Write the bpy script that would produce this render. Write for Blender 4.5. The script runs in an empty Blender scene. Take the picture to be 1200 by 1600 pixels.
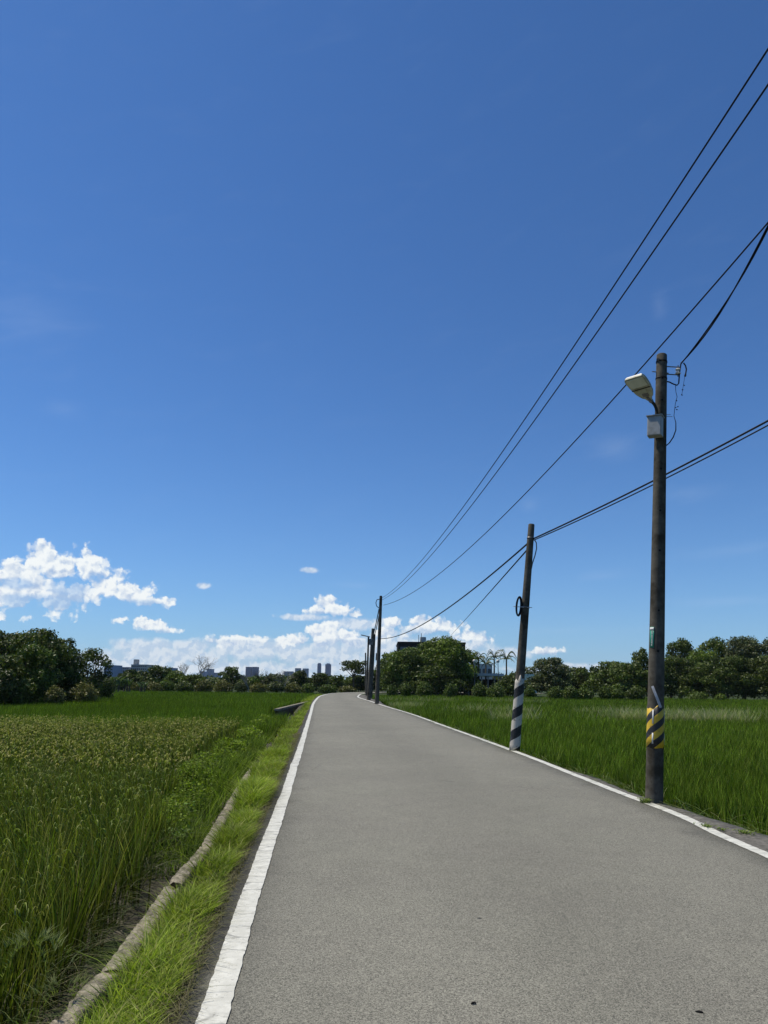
import bpy, bmesh, math, random
import numpy as np
from mathutils import Vector, Matrix
R = math.radians
SC = bpy.context.scene
COL = SC.collection
random.seed(7)
rng = np.random.default_rng(11)

# ------------------------------------------------------------------ camera, world, sun, exposure
FPX, PW, PH = 1109.0, 1200, 1600
CAM = Vector((0, 0, 1.5))
PITCH, ROLL = math.atan(265 / FPX), R(0.7)
cam_d = bpy.data.cameras.new('camera'); cam = bpy.data.objects.new('camera', cam_d); COL.objects.link(cam)
cam_d.sensor_fit = 'VERTICAL'; cam_d.sensor_height = 36; cam_d.sensor_width = 27; cam_d.lens = 36 * FPX / PH
cam_d.clip_start = 0.05; cam_d.clip_end = 20000
RM = Matrix.Rotation(math.pi / 2 + PITCH, 3, 'X') @ Matrix.Rotation(ROLL, 3, 'Z')
cam.matrix_world = Matrix.Translation(CAM) @ RM.to_4x4()
SC.camera = cam

SUN_EL, SUN_AZ = R(62), R(-70)          # azimuth measured from +Y towards +X
sun_dir = Vector((math.sin(SUN_AZ) * math.cos(SUN_EL), math.cos(SUN_AZ) * math.cos(SUN_EL), math.sin(SUN_EL)))
sl = bpy.data.lights.new('sun', 'SUN'); sl.energy = 4.9; sl.angle = R(0.53); sl.color = (1, 0.93, 0.80)
so = bpy.data.objects.new('sun', sl); COL.objects.link(so)
so.rotation_euler = (-sun_dir).to_track_quat('-Z', 'Y').to_euler(); so.location = (-20, 10, 40)
SC.view_settings.view_transform = 'Standard'; SC.view_settings.look = 'None'
SC.view_settings.exposure = 0.0; SC.view_settings.gamma = 1

def ray(px, py):
    return (RM @ Vector(((px - 600) / FPX, (800 - py) / FPX, -1))).normalized()
def ground(px, py, z=0.0):
    d = ray(px, py); t = (z - CAM.z) / d.z; return CAM + d * t
def at(px, py, Y):                       # point on the pixel's ray at world depth Y
    d = ray(px, py); return CAM + d * (Y / d.y)
def proj(p):
    v = RM.transposed() @ (Vector(p) - CAM); return (600 + FPX * v.x / -v.z, 800 - FPX * v.y / -v.z)

class X:                                 # tiny expression wrapper round math nodes
    nt = None
    def __init__(s, sock): s.s = sock
    @staticmethod
    def m(op, *a, clamp=False):
        n = X.nt.nodes.new('ShaderNodeMath'); n.operation = op; n.use_clamp = clamp
        for i, v in enumerate(a):
            if isinstance(v, X): X.nt.links.new(v.s, n.inputs[i])
            else: n.inputs[i].default_value = v
        return X(n.outputs[0])
    def __add__(s, o): return X.m('ADD', s, o)
    __radd__ = __add__
    def __mul__(s, o): return X.m('MULTIPLY', s, o)
    __rmul__ = __mul__
    def __sub__(s, o): return X.m('SUBTRACT', s, o)
    def __rsub__(s, o): return X.m('SUBTRACT', o, s)
    def __truediv__(s, o): return X.m('DIVIDE', s, o)
def sstep(x, a, b):
    n = X.nt.nodes.new('ShaderNodeMapRange'); n.interpolation_type = 'SMOOTHSTEP'
    X.nt.links.new(x.s, n.inputs[0]); n.inputs[1].default_value = a; n.inputs[2].default_value = b
    return X(n.outputs[0])
def comb(x, y, z=0.0):
    n = X.nt.nodes.new('ShaderNodeCombineXYZ')
    for i, v in enumerate((x, y, z)):
        if isinstance(v, X): X.nt.links.new(v.s, n.inputs[i])
        else: n.inputs[i].default_value = v
    return n.outputs[0]
def noise(vec, scale, detail=4, rough=0.55, dist=0.0, out=0):
    n = X.nt.nodes.new('ShaderNodeTexNoise'); n.inputs['Scale'].default_value = scale
    n.inputs['Detail'].default_value = detail; n.inputs['Roughness'].default_value = rough
    n.inputs['Distortion'].default_value = dist
    if vec is not None: X.nt.links.new(vec, n.inputs['Vector'])
    return X(n.outputs[out])
def vmath(op, a, b=None, out=0, scale=None):
    n = X.nt.nodes.new('ShaderNodeVectorMath'); n.operation = op
    for i, v in enumerate((a, b)):
        if v is None: continue
        if isinstance(v, (tuple, list)): n.inputs[i].default_value = v
        else: X.nt.links.new(v, n.inputs[i])
    if scale is not None: n.inputs['Scale'].default_value = scale
    return n.outputs[out]
def mixc(f, a, b):
    n = X.nt.nodes.new('ShaderNodeMix'); n.data_type = 'RGBA'
    if isinstance(f, X): X.nt.links.new(f.s, n.inputs[0])
    else: n.inputs[0].default_value = f
    for i, v in ((6, a), (7, b)):
        if isinstance(v, (tuple, list)): n.inputs[i].default_value = (*v[:3], 1)
        else: X.nt.links.new(v, n.inputs[i])
    return n.outputs[2]

# ---- world
W = bpy.data.worlds.new('World'); SC.world = W; W.use_nodes = True
nt = W.node_tree; nt.nodes.clear(); X.nt = nt
sky = nt.nodes.new('ShaderNodeTexSky'); sky.sky_type = 'NISHITA'; sky.sun_disc = False
sky.sun_elevation = SUN_EL; sky.sun_rotation = SUN_AZ; sky.altitude = 0
sky.air_density = 1.0; sky.dust_density = 0.1; sky.ozone_density = 3.0
SKY_STRENGTH = 0.105
hs = nt.nodes.new('ShaderNodeHueSaturation'); hs.inputs['Saturation'].default_value = 1.0; hs.inputs['Value'].default_value = 1.0
nt.links.new(sky.outputs[0], hs.inputs['Color'])
tc = nt.nodes.new('ShaderNodeTexCoord')
sep = nt.nodes.new('ShaderNodeSeparateXYZ'); nt.links.new(tc.outputs['Generated'], sep.inputs[0])
sx, sy, sz = (X(sep.outputs[i]) for i in range(3))
az = X.m('ARCTAN2', sx, sy) * 57.29578
el = X.m('ARCSINE', sz) * 57.29578
def azel(px, py):
    d = ray(px, py); return math.degrees(math.atan2(d.x, d.y)), math.degrees(math.asin(d.z))
uv = comb(az, el)
warp = vmath('SCALE', vmath('SUBTRACT', noise(uv, 0.55, 5, 0.6, out=1).s, (0.5, 0.5, 0.5)), scale=1.9)
uvw = vmath('ADD', uv, warp)
uvw = vmath('MULTIPLY', uvw, (1, 1, 0))
def blobfield(blobs, vec):
    cur = None
    for (px, py, rx, ry) in blobs:
        a, e = azel(px, py); k = 0.0505
        n = vmath('LENGTH', vmath('MULTIPLY', vmath('SUBTRACT', vec, (a, e, 0)), (1 / (rx * k), 1 / (ry * k), 0)), out=1)
        cur = X(n) if cur is None else X.m('SMOOTH_MIN', cur, X(n), 0.18)
    return 1.0 - cur
cum = [  # bright cumulus heads (pixel centre, radii)
    (70, 868, 22, 24), (50, 880, 16, 13), (100, 890, 28, 20), (135, 885, 28, 26), (30, 895, 36, 24), (5, 925, 40, 30),
    (60, 925, 50, 32), (95, 935, 40, 25), (170, 912, 32, 22), (205, 925, 34, 18), (238, 940, 30, 9), (130, 925, 34, 18), (30, 940, 30, 16), (-50, 915, 50, 40),
    (190, 969, 13, 6), (240, 977, 26, 10), (262, 984, 16, 7), (222, 972, 12, 8),
    (512, 945, 18, 14), (500, 956, 30, 8), (528, 955, 26, 10), (556, 959, 10, 5),
    (508, 984, 26, 18), (535, 997, 34, 14), (505, 1004, 22, 8), (556, 1003, 22, 8), (455, 1000, 30, 9), (375, 998, 42, 8), (350, 1004, 30, 8),
    (614, 972, 14, 9), (660, 972, 22, 10), (695, 980, 32, 13), (735, 994, 24, 9), (752, 1000, 28, 9), (650, 985, 34, 12), (605, 990, 20, 12),
    (856, 1018, 26, 6), (-8, 962, 14, 6),
]
bank = [ # pale low cloud bank near the horizon
    (225, 1010, 60, 13), (300, 1010, 60, 12), (265, 1025, 130, 18), (400, 1015, 110, 20), (500, 1020, 120, 24), (600, 1010, 110, 24), (690, 1012, 90, 20),
    (200, 1034, 90, 20), (350, 1045, 190, 18), (560, 1045, 190, 20), (790, 1020, 50, 10), (900, 1048, 120, 8), (560, 975, 70, 12), (480, 965, 50, 6), (485, 891, 15, 5), (318, 915, 12, 5), (905, 1042, 46, 7),
]
def vor(vec, scale):
    n = nt.nodes.new('ShaderNodeTexVoronoi'); n.feature = 'SMOOTH_F1'; n.voronoi_dimensions = '2D'; n.inputs['Scale'].default_value = scale
    n.inputs['Smoothness'].default_value = 0.25; n.inputs['Detail'].default_value = 2.0; n.inputs['Roughness'].default_value = 0.55
    nt.links.new(vec, n.inputs['Vector']); return X(n.outputs['Distance'])
def puff(vec): return (0.62 - vor(vec, 0.85)) * 0.9 + noise(vec, 2.2, 7, 0.62) * 0.55 + 0.12
uvs = vmath('ADD', uv, vmath('SCALE', vmath('SUBTRACT', noise(uv, 1.6, 5, 0.65, out=1).s, (0.5, 0.5, 0.5)), scale=0.9))
n1 = puff(uvs)
n1b = puff(vmath('ADD', uvs, (-0.17, 0.27, 0)))
n1c = noise(vmath('ADD', uvw, (-0.45, 0.6, 0)), 0.6, 3, 0.5)
n1d = noise(uvw, 0.6, 3, 0.5)
shd = [(108, 918, 34, 16), (80, 942, 75, 13), (28, 912, 26, 9), (150, 902, 14, 10), (200, 944, 50, 8), (30, 955, 40, 8), (245, 990, 24, 7), (500, 962, 36, 7), (545, 1006, 44, 8), (500, 1008, 30, 7), (660, 992, 60, 10), (745, 1006, 40, 7), (375, 1006, 46, 7), (855, 1024, 26, 5)]
Dsh = sstep(blobfield(shd, uv) + (n1d - 0.5) * 1.2, -0.25, 0.6)
Dc = blobfield(cum, uvs) + (n1 - 0.5) * 0.9 + 0.30
ac = sstep(Dc - Dsh * 0.22, -0.06, 0.42) * (1.0 - Dsh * 0.38)
litc = 0.80 + (n1 - n1b) * 1.3 + (n1d - n1c) * 1.0 - Dsh * 0.62
litc = X.m('MAXIMUM', X.m('MINIMUM', litc, 1.0), 0.0)
Db = blobfield(bank, uv) + (n1d - 0.5) * 0.6 + (n1 - 0.5) * 0.55 + 0.16
ab = sstep(Db, -0.15, 0.65) * 0.80
# thin high cirrus
cvec = comb(az * 0.10 + el * 0.05, el * 0.42 - az * 0.10)
nc = noise(cvec, 1.3, 7, 0.6, 0.4)
cir = [(50, 500, 120, 90), (100, 640, 60, 25), (1030, 480, 26, 40), (826, 790, 26, 20), (940, 900, 90, 14), (1130, 940, 150, 14), (870, 985, 160, 12),
       (1080, 770, 90, 24), (560, 915, 60, 10), (1150, 860, 120, 24), (960, 700, 60, 40)]
Dr = blobfield(cir, uv)
ar = sstep(Dr + (nc - 0.5) * 1.6, 0.15, 1.6) * 0.10
veil = sstep(nc, 0.5, 0.85) * 0.02
def bgcol(c, s):
    n = nt.nodes.new('ShaderNodeVectorMath'); n.operation = 'SCALE'; n.inputs['Scale'].default_value = s
    return n
K = 1 / SKY_STRENGTH
c0 = vmath('MULTIPLY', hs.outputs[0], (0.45, 0.74, 1.07))
# bluish-white whitening of the lowest few degrees of the sky
lowf = X.m('POWER', 2.718, X.m('MAXIMUM', el, 0.0) * -0.15) * 0.50
c1 = mixc(lowf, c0, (0.34 * K, 0.54 * K, 0.84 * K))
c2 = mixc(X.m('MINIMUM', ar + veil, 1.0), c1, (0.62 * K, 0.74 * K, 0.92 * K))
c3 = mixc(ab, c2, mixc(sstep(n1 - n1b, -0.25, 0.22), (0.55 * K, 0.66 * K, 0.81 * K), (0.80 * K, 0.85 * K, 0.91 * K)))
c4 = mixc(ac, c3, mixc(litc, (0.42 * K, 0.55 * K, 0.76 * K), (0.92 * K, 0.96 * K, 0.97 * K)))
bg = nt.nodes.new('ShaderNodeBackground'); bg.inputs['Strength'].default_value = SKY_STRENGTH
nt.links.new(c4, bg.inputs['Color'])
wo = nt.nodes.new('ShaderNodeOutputWorld'); nt.links.new(bg.outputs[0], wo.inputs[0])

# ------------------------------------------------------------------ object helpers
def tag(o, label=None, cat=None, group=None, kind=None):
    if label: o['label'] = label
    if cat: o['category'] = cat
    if group: o['group'] = group
    if kind: o['kind'] = kind
    return o
def empty(name, loc, label, cat, group=None):
    o = bpy.data.objects.new(name, None); COL.objects.link(o); o.location = loc; o.empty_display_size = 0.2
    return tag(o, label, cat, group)
def link(name, me, mat, parent=None, smooth=False):
    o = bpy.data.objects.new(name, me); COL.objects.link(o)
    if mat is not None and not me.materials: me.materials.append(mat)
    if smooth: me.shade_smooth()
    if parent is not None:
        o.parent = parent; o.matrix_parent_inverse = Matrix.Identity(4)
        if parent.type == 'EMPTY' or True:
            o.location = -world_loc(parent)
    return o
def world_loc(o):
    l = Vector(o.location)
    while o.parent is not None: o = o.parent; l = l + Vector(o.location)
    return l
def np_mesh(name, V, F, col=None, uvz=None):
    V = np.asarray(V, np.float32); F = np.asarray(F, np.int32); me = bpy.data.meshes.new(name)
    k = F.shape[1]
    me.vertices.add(len(V)); me.vertices.foreach_set('co', V.ravel())
    me.loops.add(F.size); me.loops.foreach_set('vertex_index', F.ravel())
    me.polygons.add(len(F)); me.polygons.foreach_set('loop_start', np.arange(len(F), dtype=np.int32) * k)
    me.polygons.foreach_set('loop_total', np.full(len(F), k, np.int32))
    me.update(calc_edges=True)
    if col is not None:
        col = np.asarray(col, np.float32)
        if col.shape[1] == 3: col = np.concatenate([col, np.ones((len(col), 1), np.float32)], 1)
        a = me.attributes.new('tint', 'FLOAT_COLOR', 'POINT'); a.data.foreach_set('color', col.ravel())
    return me
class MB:                                # polygon collector
    def __init__(s): s.v = []; s.f = []
    def add(s, vs, fs):
        o = len(s.v); s.v += [tuple(v) for v in vs]; s.f += [tuple(i + o for i in f) for f in fs]; return s
    def box(s, c, sz, M=None):
        c = Vector(c); M = M or Matrix.Identity(3); h = [x / 2 for x in sz]
        vs = [c + M @ Vector((a * h[0], b * h[1], d * h[2])) for a in (-1, 1) for b in (-1, 1) for d in (-1, 1)]
        return s.add(vs, [(0, 1, 3, 2), (4, 6, 7, 5), (0, 4, 5, 1), (2, 3, 7, 6), (0, 2, 6, 4), (1, 5, 7, 3)])
    def tube(s, pts, r, n=8, cap=True):
        pts = [Vector(p) for p in pts]; rs = r if isinstance(r, (list, tuple)) else [r] * len(pts)
        up = None; rings = []
        for i, p in enumerate(pts):
            t = (pts[min(i + 1, len(pts) - 1)] - pts[max(i - 1, 0)]).normalized()
            if up is None:
                up = Vector((0, 0, 1)) if abs(t.z) < 0.9 else Vector((1, 0, 0))
            a = t.cross(up).normalized(); up = a.cross(t).normalized()
            rings.append([p + (a * math.cos(k * 2 * math.pi / n) + up * math.sin(k * 2 * math.pi / n)) * rs[i] for k in range(n)])
        vs = [v for rg in rings for v in rg]; fs = []
        for i in range(len(pts) - 1):
            for k in range(n):
                fs.append((i * n + k, i * n + (k + 1) % n, (i + 1) * n + (k + 1) % n, (i + 1) * n + k))
        if cap: fs += [tuple(range(n))[::-1], tuple((len(pts) - 1) * n + k for k in range(n))]
        return s.add(vs, fs)
    def prism(s, poly, d):               # poly: 3-D points, d: extrusion vector
        n = len(poly); d = Vector(d); vs = [Vector(p) for p in poly] + [Vector(p) + d for p in poly]
        return s.add(vs, [tuple(range(n))[::-1], tuple(range(n, 2 * n))] + [(i, (i + 1) % n, n + (i + 1) % n, n + i) for i in range(n)])
    def build(s, name, mat, parent=None, smooth=False, bevel=0):
        me = bpy.data.meshes.new(name); me.from_pydata(s.v, [], s.f)
        bm = bmesh.new(); bm.from_mesh(me); bmesh.ops.recalc_face_normals(bm, faces=bm.faces); bm.to_mesh(me); bm.free(); me.update()
        o = link(name, me, mat, parent, False)
        if smooth:
            me.shade_smooth()
            try: me.set_sharp_from_angle(angle=R(40))
            except Exception: pass
        if bevel:
            m = o.modifiers.new('bevel', 'BEVEL'); m.width = bevel; m.segments = 2; m.limit_method = 'ANGLE'
        return o

# ------------------------------------------------------------------ materials
def mat(name, base, rough=0.9, var=0.25, scale=8.0, spec=0.2, metal=0.0, bump=0.0, bscale=60.0, bdist=0.01, dark=None, dscale=1.5):
    m = bpy.data.materials.new(name); m.use_nodes = True; t = m.node_tree; X.nt = t
    b = t.nodes['Principled BSDF']; b.inputs['Roughness'].default_value = rough; b.inputs['Metallic'].default_value = metal
    b.inputs['Specular IOR Level'].default_value = spec
    g = t.nodes.new('ShaderNodeNewGeometry').outputs['Position']
    n = noise(g, scale, 6, 0.65)
    c = mixc(sstep(n, 0.3, 0.7), tuple(x * (1 - var) for x in base), tuple(min(1, x * (1 + var)) for x in base))
    if dark is not None:
        c = mixc(sstep(noise(g, dscale, 5, 0.7), 0.48, 0.68), c, dark)
    t.links.new(c, b.inputs['Base Color'])
    if bump:
        bn = t.nodes.new('ShaderNodeBump'); bn.inputs['Strength'].default_value = bump; bn.inputs['Distance'].default_value = bdist
        t.links.new(noise(g, bscale, 4, 0.6).s, bn.inputs['Height']); t.links.new(bn.outputs[0], b.inputs['Normal'])
    return m
def leafmat(name, mul=(1, 1, 1), transl=0.35, rough=0.5, spec=0.25):
    m = bpy.data.materials.new(name); m.use_nodes = True; t = m.node_tree; X.nt = t
    b = t.nodes['Principled BSDF']; b.inputs['Roughness'].default_value = rough; b.inputs['Specular IOR Level'].default_value = spec
    a = t.nodes.new('ShaderNodeAttribute'); a.attribute_name = 'tint'
    c = vmath('MULTIPLY', a.outputs['Color'], mul)
    t.links.new(c, b.inputs['Base Color'])
    tr = t.nodes.new('ShaderNodeBsdfTranslucent'); t.links.new(vmath('MULTIPLY', c, (1.15, 1.3, 0.5)), tr.inputs[0])
    mx = t.nodes.new('ShaderNodeMixShader'); mx.inputs[0].default_value = transl
    t.links.new(b.outputs[0], mx.inputs[1]); t.links.new(tr.outputs[0], mx.inputs[2])
    t.links.new(mx.outputs[0], t.nodes['Material Output'].inputs[0])
    return m
def asphalt_mat():
    m = bpy.data.materials.new('asphalt'); m.use_nodes = True; t = m.node_tree; X.nt = t
    b = t.nodes['Principled BSDF']; b.inputs['Specular IOR Level'].default_value = 0.25
    g = t.nodes.new('ShaderNodeNewGeometry').outputs['Position']
    v = t.nodes.new('ShaderNodeTexVoronoi'); v.inputs['Scale'].default_value = 190; t.links.new(g, v.inputs['Vector'])
    cs = t.nodes.new('ShaderNodeSeparateColor'); t.links.new(v.outputs['Color'], cs.inputs[0])
    stone = X(cs.outputs[0])
    fine = noise(g, 330, 2, 0.6)
    big = noise(g, 0.35, 5, 0.6); mid = noise(g, 3.0, 5, 0.65)
    lum = 0.36 + stone * 1.10 + (fine - 0.5) * 1.2
    lum = lum * (0.90 + (big - 0.5) * 0.45 + (mid - 0.5) * 0.30 + 0.08)
    # lengthwise tyre polish: slightly lighter tracks
    a = t.nodes.new('ShaderNodeAttribute'); a.attribute_name = 'tint'
    ac_ = t.nodes.new('ShaderNodeSeparateColor'); t.links.new(a.outputs['Color'], ac_.inputs[0])
    across = X(ac_.outputs[0])
    tr = X.m('COSINE', (across - 0.5) * 4 * math.pi * 1.0)       # light tracks either side of the middle
    lum = lum * (1.0 - tr * 0.045)
    edge = X.m('ABSOLUTE', across - 0.5) * 2
    dirt = sstep(edge + (noise(g, 1.6, 6, 0.7) - 0.5) * 0.25, 0.80, 1.0)
    lum = lum * (1.0 - dirt * 0.40)
    base = mixc(noise(g, 0.8, 3, 0.5), (0.196, 0.197, 0.170), (0.202, 0.197, 0.176))
    c = vmath('MULTIPLY', base, comb(lum, lum, lum))
    lum2 = 1.0 - (1.0 - sstep(across + (noise(g, 12, 4, 0.7) - 0.5) * 0.02, 0.014, 0.026)) * 0.55
    base = vmath('MULTIPLY', base, comb(lum2, lum2 * 0.97, lum2 * 0.88))
    c = vmath('MULTIPLY', base, comb(lum, lum, lum))
    # hairline cracks and little tar spots
    wv = vmath('ADD', g, vmath('SCALE', noise(g, 2.2, 4, 0.6, out=1).s, scale=0.5))
    cr = t.nodes.new('ShaderNodeTexVoronoi'); cr.feature = 'DISTANCE_TO_EDGE'; cr.inputs['Scale'].default_value = 0.33; t.links.new(wv, cr.inputs['Vector'])
    crm = (1.0 - sstep(X(cr.outputs[0]), 0.0, 0.006)) * sstep(noise(g, 0.5, 2, 0.5), 0.52, 0.66) * 0.4
    c = mixc(crm, c, (0.06, 0.058, 0.052))
    sp = t.nodes.new('ShaderNodeTexVoronoi'); sp.inputs['Scale'].default_value = 1.15; t.links.new(g, sp.inputs['Vector'])
    sc_ = t.nodes.new('ShaderNodeSeparateColor'); t.links.new(sp.outputs['Color'], sc_.inputs[0])
    spot = (1.0 - sstep(X(sp.outputs['Distance']) + (noise(g, 30, 2, 0.5) - 0.5) * 0.03, 0.012, 0.028)) * sstep(X(sc_.outputs[1]), 0.7, 0.72)
    c = mixc(spot, c, (0.03, 0.03, 0.028))
    t.links.new(c, b.inputs['Base Color']); b.inputs['Roughness'].default_value = 0.82
    bn = t.nodes.new('ShaderNodeBump'); bn.inputs['Strength'].default_value = 0.55; bn.inputs['Distance'].default_value = 0.004
    t.links.new((stone * 0.7 + fine * 0.5).s, bn.inputs['Height']); t.links.new(bn.outputs[0], b.inputs['Normal'])
    return m
def paint_mat():
    m = bpy.data.materials.new('road_paint'); m.use_nodes = True; t = m.node_tree; X.nt = t
    b = t.nodes['Principled BSDF']; b.inputs['Roughness'].default_value = 0.6
    g = t.nodes.new('ShaderNodeNewGeometry').outputs['Position']
    c = mixc(sstep(noise(g, 9, 7, 0.7), 0.35, 0.7), (0.50, 0.49, 0.42), (0.63, 0.62, 0.54))
    c = mixc(sstep(noise(g, 38, 5, 0.75), 0.57, 0.66) * 0.8, c, (0.24, 0.23, 0.19))
    gw = vmath('ADD', g, vmath('SCALE', noise(g, 5, 3, 0.6, out=1).s, scale=0.12)); vc = t.nodes.new('ShaderNodeTexVoronoi'); vc.feature = 'DISTANCE_TO_EDGE'; vc.inputs['Scale'].default_value = 1.0
    t.links.new(vmath('MULTIPLY', gw, (2.2, 6.5, 2)), vc.inputs['Vector'])
    c = mixc((1.0 - sstep(X(vc.outputs[0]), 0.0, 0.06)) * sstep(noise(g, 1.7, 3, 0.6), 0.40, 0.55) * 0.75, c, (0.16, 0.155, 0.13))
    st = noise(vmath('MULTIPLY', g, (3, 40, 3)), 1.0, 4, 0.6)
    c = mixc(sstep(st, 0.62, 0.72) * 0.3, c, (0.35, 0.34, 0.30))
    t.links.new(c, b.inputs['Base Color'])
    bn = t.nodes.new('ShaderNodeBump'); bn.inputs['Strength'].default_value = 0.4; bn.inputs['Distance'].default_value = 0.003
    t.links.new(noise(g, 90, 3, 0.6).s, bn.inputs['Height']); t.links.new(bn.outputs[0], b.inputs['Normal'])
    return m
M = {}
M['asphalt'] = asphalt_mat(); M['paint'] = paint_mat()
M['shoulder'] = mat('shoulder_concrete', (0.125, 0.117, 0.100), 0.9, 0.40, 14, bump=0.8, bscale=120, bdist=0.006, dark=(0.045, 0.042, 0.034), dscale=2.2)
M['mud'] = mat('shaded_ditch_wall', (0.055, 0.045, 0.028), 0.75, 0.4, 5, spec=0.3, bump=0.8, bscale=14, bdist=0.03, dark=(0.02, 0.017, 0.01), dscale=3)  # dark colour stands in for shade inside the far ditch
M['soil'] = mat('soil', (0.075, 0.066, 0.045), 0.95, 0.5, 30, bump=1.0, bscale=60, bdist=0.02, dark=(0.03, 0.03, 0.018), dscale=4)
M['land'] = mat('land', (0.030, 0.048, 0.012), 0.95, 0.4, .4, bump=0.7, bscale=4, bdist=0.05, dark=(0.045, 0.045, 0.02), dscale=0.1)
M['concrete'] = mat('old_concrete', (0.24, 0.215, 0.16), 0.95, 0.5, 26, bump=1.0, bscale=55, bdist=0.018, dark=(0.060, 0.060, 0.032), dscale=3.2)
M['ledge'] = mat('silt', (0.080, 0.072, 0.052), 0.8, 0.45, 9, bump=0.9, bscale=34, bdist=0.02, dark=(0.022, 0.02, 0.013), dscale=1.6)
M['leaf'] = leafmat('tree_leaves', transl=0.22)
M['grass'] = leafmat('grass_blades', transl=0.35, spec=0.08, rough=0.55)
M['rice'] = leafmat('rice_blades', transl=0.28, spec=0.10, rough=0.5)
M['bark'] = mat('bark', (0.10, 0.08, 0.055), 0.95, 0.4, 6, bump=0.6, bscale=20, bdist=0.03)
M['greybark'] = mat('bleached_bark', (0.24, 0.22, 0.19), 0.95, 0.3, 6)
M['pole'] = mat('weathered_pole_concrete', (0.092, 0.084, 0.068), 0.95, 0.25, 7, spec=.08, bump=0.6, bscale=45, bdist=0.004, dark=(0.038, 0.033, 0.024), dscale=1.6)
M['hole'] = mat('dark_hole', (.01, .01, .01), .95, .1, 10)
M['steel'] = mat('dull_steel', (0.16, 0.155, 0.15), 0.5, 0.25, 12, spec=0.5, metal=0.6)
M['wire'] = mat('black_cable', (0.008, 0.008, 0.009), 0.7, 0.2, 4)
M['ceramic'] = mat('ceramic', (0.55, 0.52, 0.46), 0.4, 0.25, 30, spec=0.5)

# ------------------------------------------------------------------ the ground, road and shoulders
ZG = -0.5
def smooth_poly(pts, n=12):
    P = [Vector(p) for p in pts]; out = []
    for i in range(len(P) - 1):
        a, b, c, d = P[max(i - 1, 0)], P[i], P[i + 1], P[min(i + 2, len(P) - 1)]
        for k in range(n):
            t = k / n
            out.append(0.5 * ((2 * b) + (c - a) * t + (2 * a - 5 * b + 4 * c - d) * t * t + (3 * b - a - 3 * c + d) * t ** 3))
    out.append(P[-1]); return out
left_px = [(331, 1600), (400, 1372), (433, 1280), (452, 1222), (471, 1163), (485, 1116), (490, 1099), (497, 1090)]
right_px = [(1200, 1338), (1120, 1303), (1060, 1274), (960, 1236), (850, 1192), (800, 1173), (740, 1151), (690, 1133), (640, 1115), (600, 1103), (578, 1095.5)]
LL = [ground(*p) for p in left_px]; RL = [ground(*p) for p in right_px]
dl = (LL[1] - LL[0]).normalized(); dr = (RL[2] - RL[0]).normalized()
LL = [LL[0] - dl * 16, LL[0] - dl * 10, LL[0] - dl * 5, LL[0] - dl * 2] + LL
RL = [RL[0] - dr * 22, RL[0] - dr * 14, RL[0] - dr * 8, RL[0] - dr * 4, RL[0] - dr * 1.8, RL[0] - dr * .8] + RL
LL += [Vector(p) for p in ((-6.25, 76, 0), (-6.25, 88, 0), (-5.3, 97, 0), (-2.3, 106, 0), (4, 113, 0), (12, 117, 0), (25, 119, 0))]
RL += [Vector(p) for p in ((-2.2, 70, 0), (-2.5, 80, 0), (-2.4, 90, 0), (-1.3, 99, 0), (3, 106, 0), (12, 110, 0), (25, 112, 0))]
for p in LL: print('L', [round(v, 2) for v in p])
for p in RL: print('R', [round(v, 2) for v in p])
def curve_fn(P):
    S = smooth_poly(P, 10); ys = np.array([p.y for p in S]); xs = np.array([p.x for p in S])
    k = np.maximum.accumulate(ys) == ys; return lambda y: np.interp(y, ys[k], xs[k])
XL, XR = curve_fn(LL), curve_fn(RL)
# resample both edges of the road to the same stations
def resample(P, n):
    S = smooth_poly(P, 10); d = [0]
    for a, b in zip(S, S[1:]): d.append(d[-1] + (b - a).length)
    q = np.linspace(0, 1, n) ** 1.6 * d[-1]
    return [Vector([np.interp(t, d, [p[i] for p in S]) for i in range(3)]) for t in q]
NR = 400
ys = np.concatenate([np.linspace(-14, 1, 40), np.linspace(1.05, 16, 300), np.linspace(16.2, 60, 200), np.linspace(60.4, 84, 50)])
ribs = [(Vector((XL(y) - 0.16 - 0.012 * math.sin(y * 1.9) - 0.012 * math.sin(y * 5.1) + random.uniform(-.012, .012), y, 0)), Vector((XR(y) + 0.05, y, 0))) for y in ys]
tailL = [p for p in smooth_poly(LL, 10) if p.y > 84]; tailR = [p for p in smooth_poly(RL, 10) if p.y > 84]
m_ = min(len(tailL), len(tailR))
for i in range(m_):
    ribs.append((tailL[int(i * (len(tailL) - 1) / (m_ - 1))], tailR[int(i * (len(tailR) - 1) / (m_ - 1))]))
V = []; F = []; C = []; NX = 12
for a, b in ribs:
    for k in range(NX + 1):
        f = k / NX; p = a.lerp(b, f); V.append((p.x, p.y, 0.02 * (1 - (2 * f - 1) ** 2))); C.append((f, 0, 0))
for i in range(len(ribs) - 1):
    for k in range(NX):
        o = i * (NX + 1) + k; F.append((o, o + 1, o + NX + 2, o + NX + 1))
road = link('road', np_mesh('road', V, F, C), M['asphalt'], smooth=True); tag(road, kind='structure')
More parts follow.
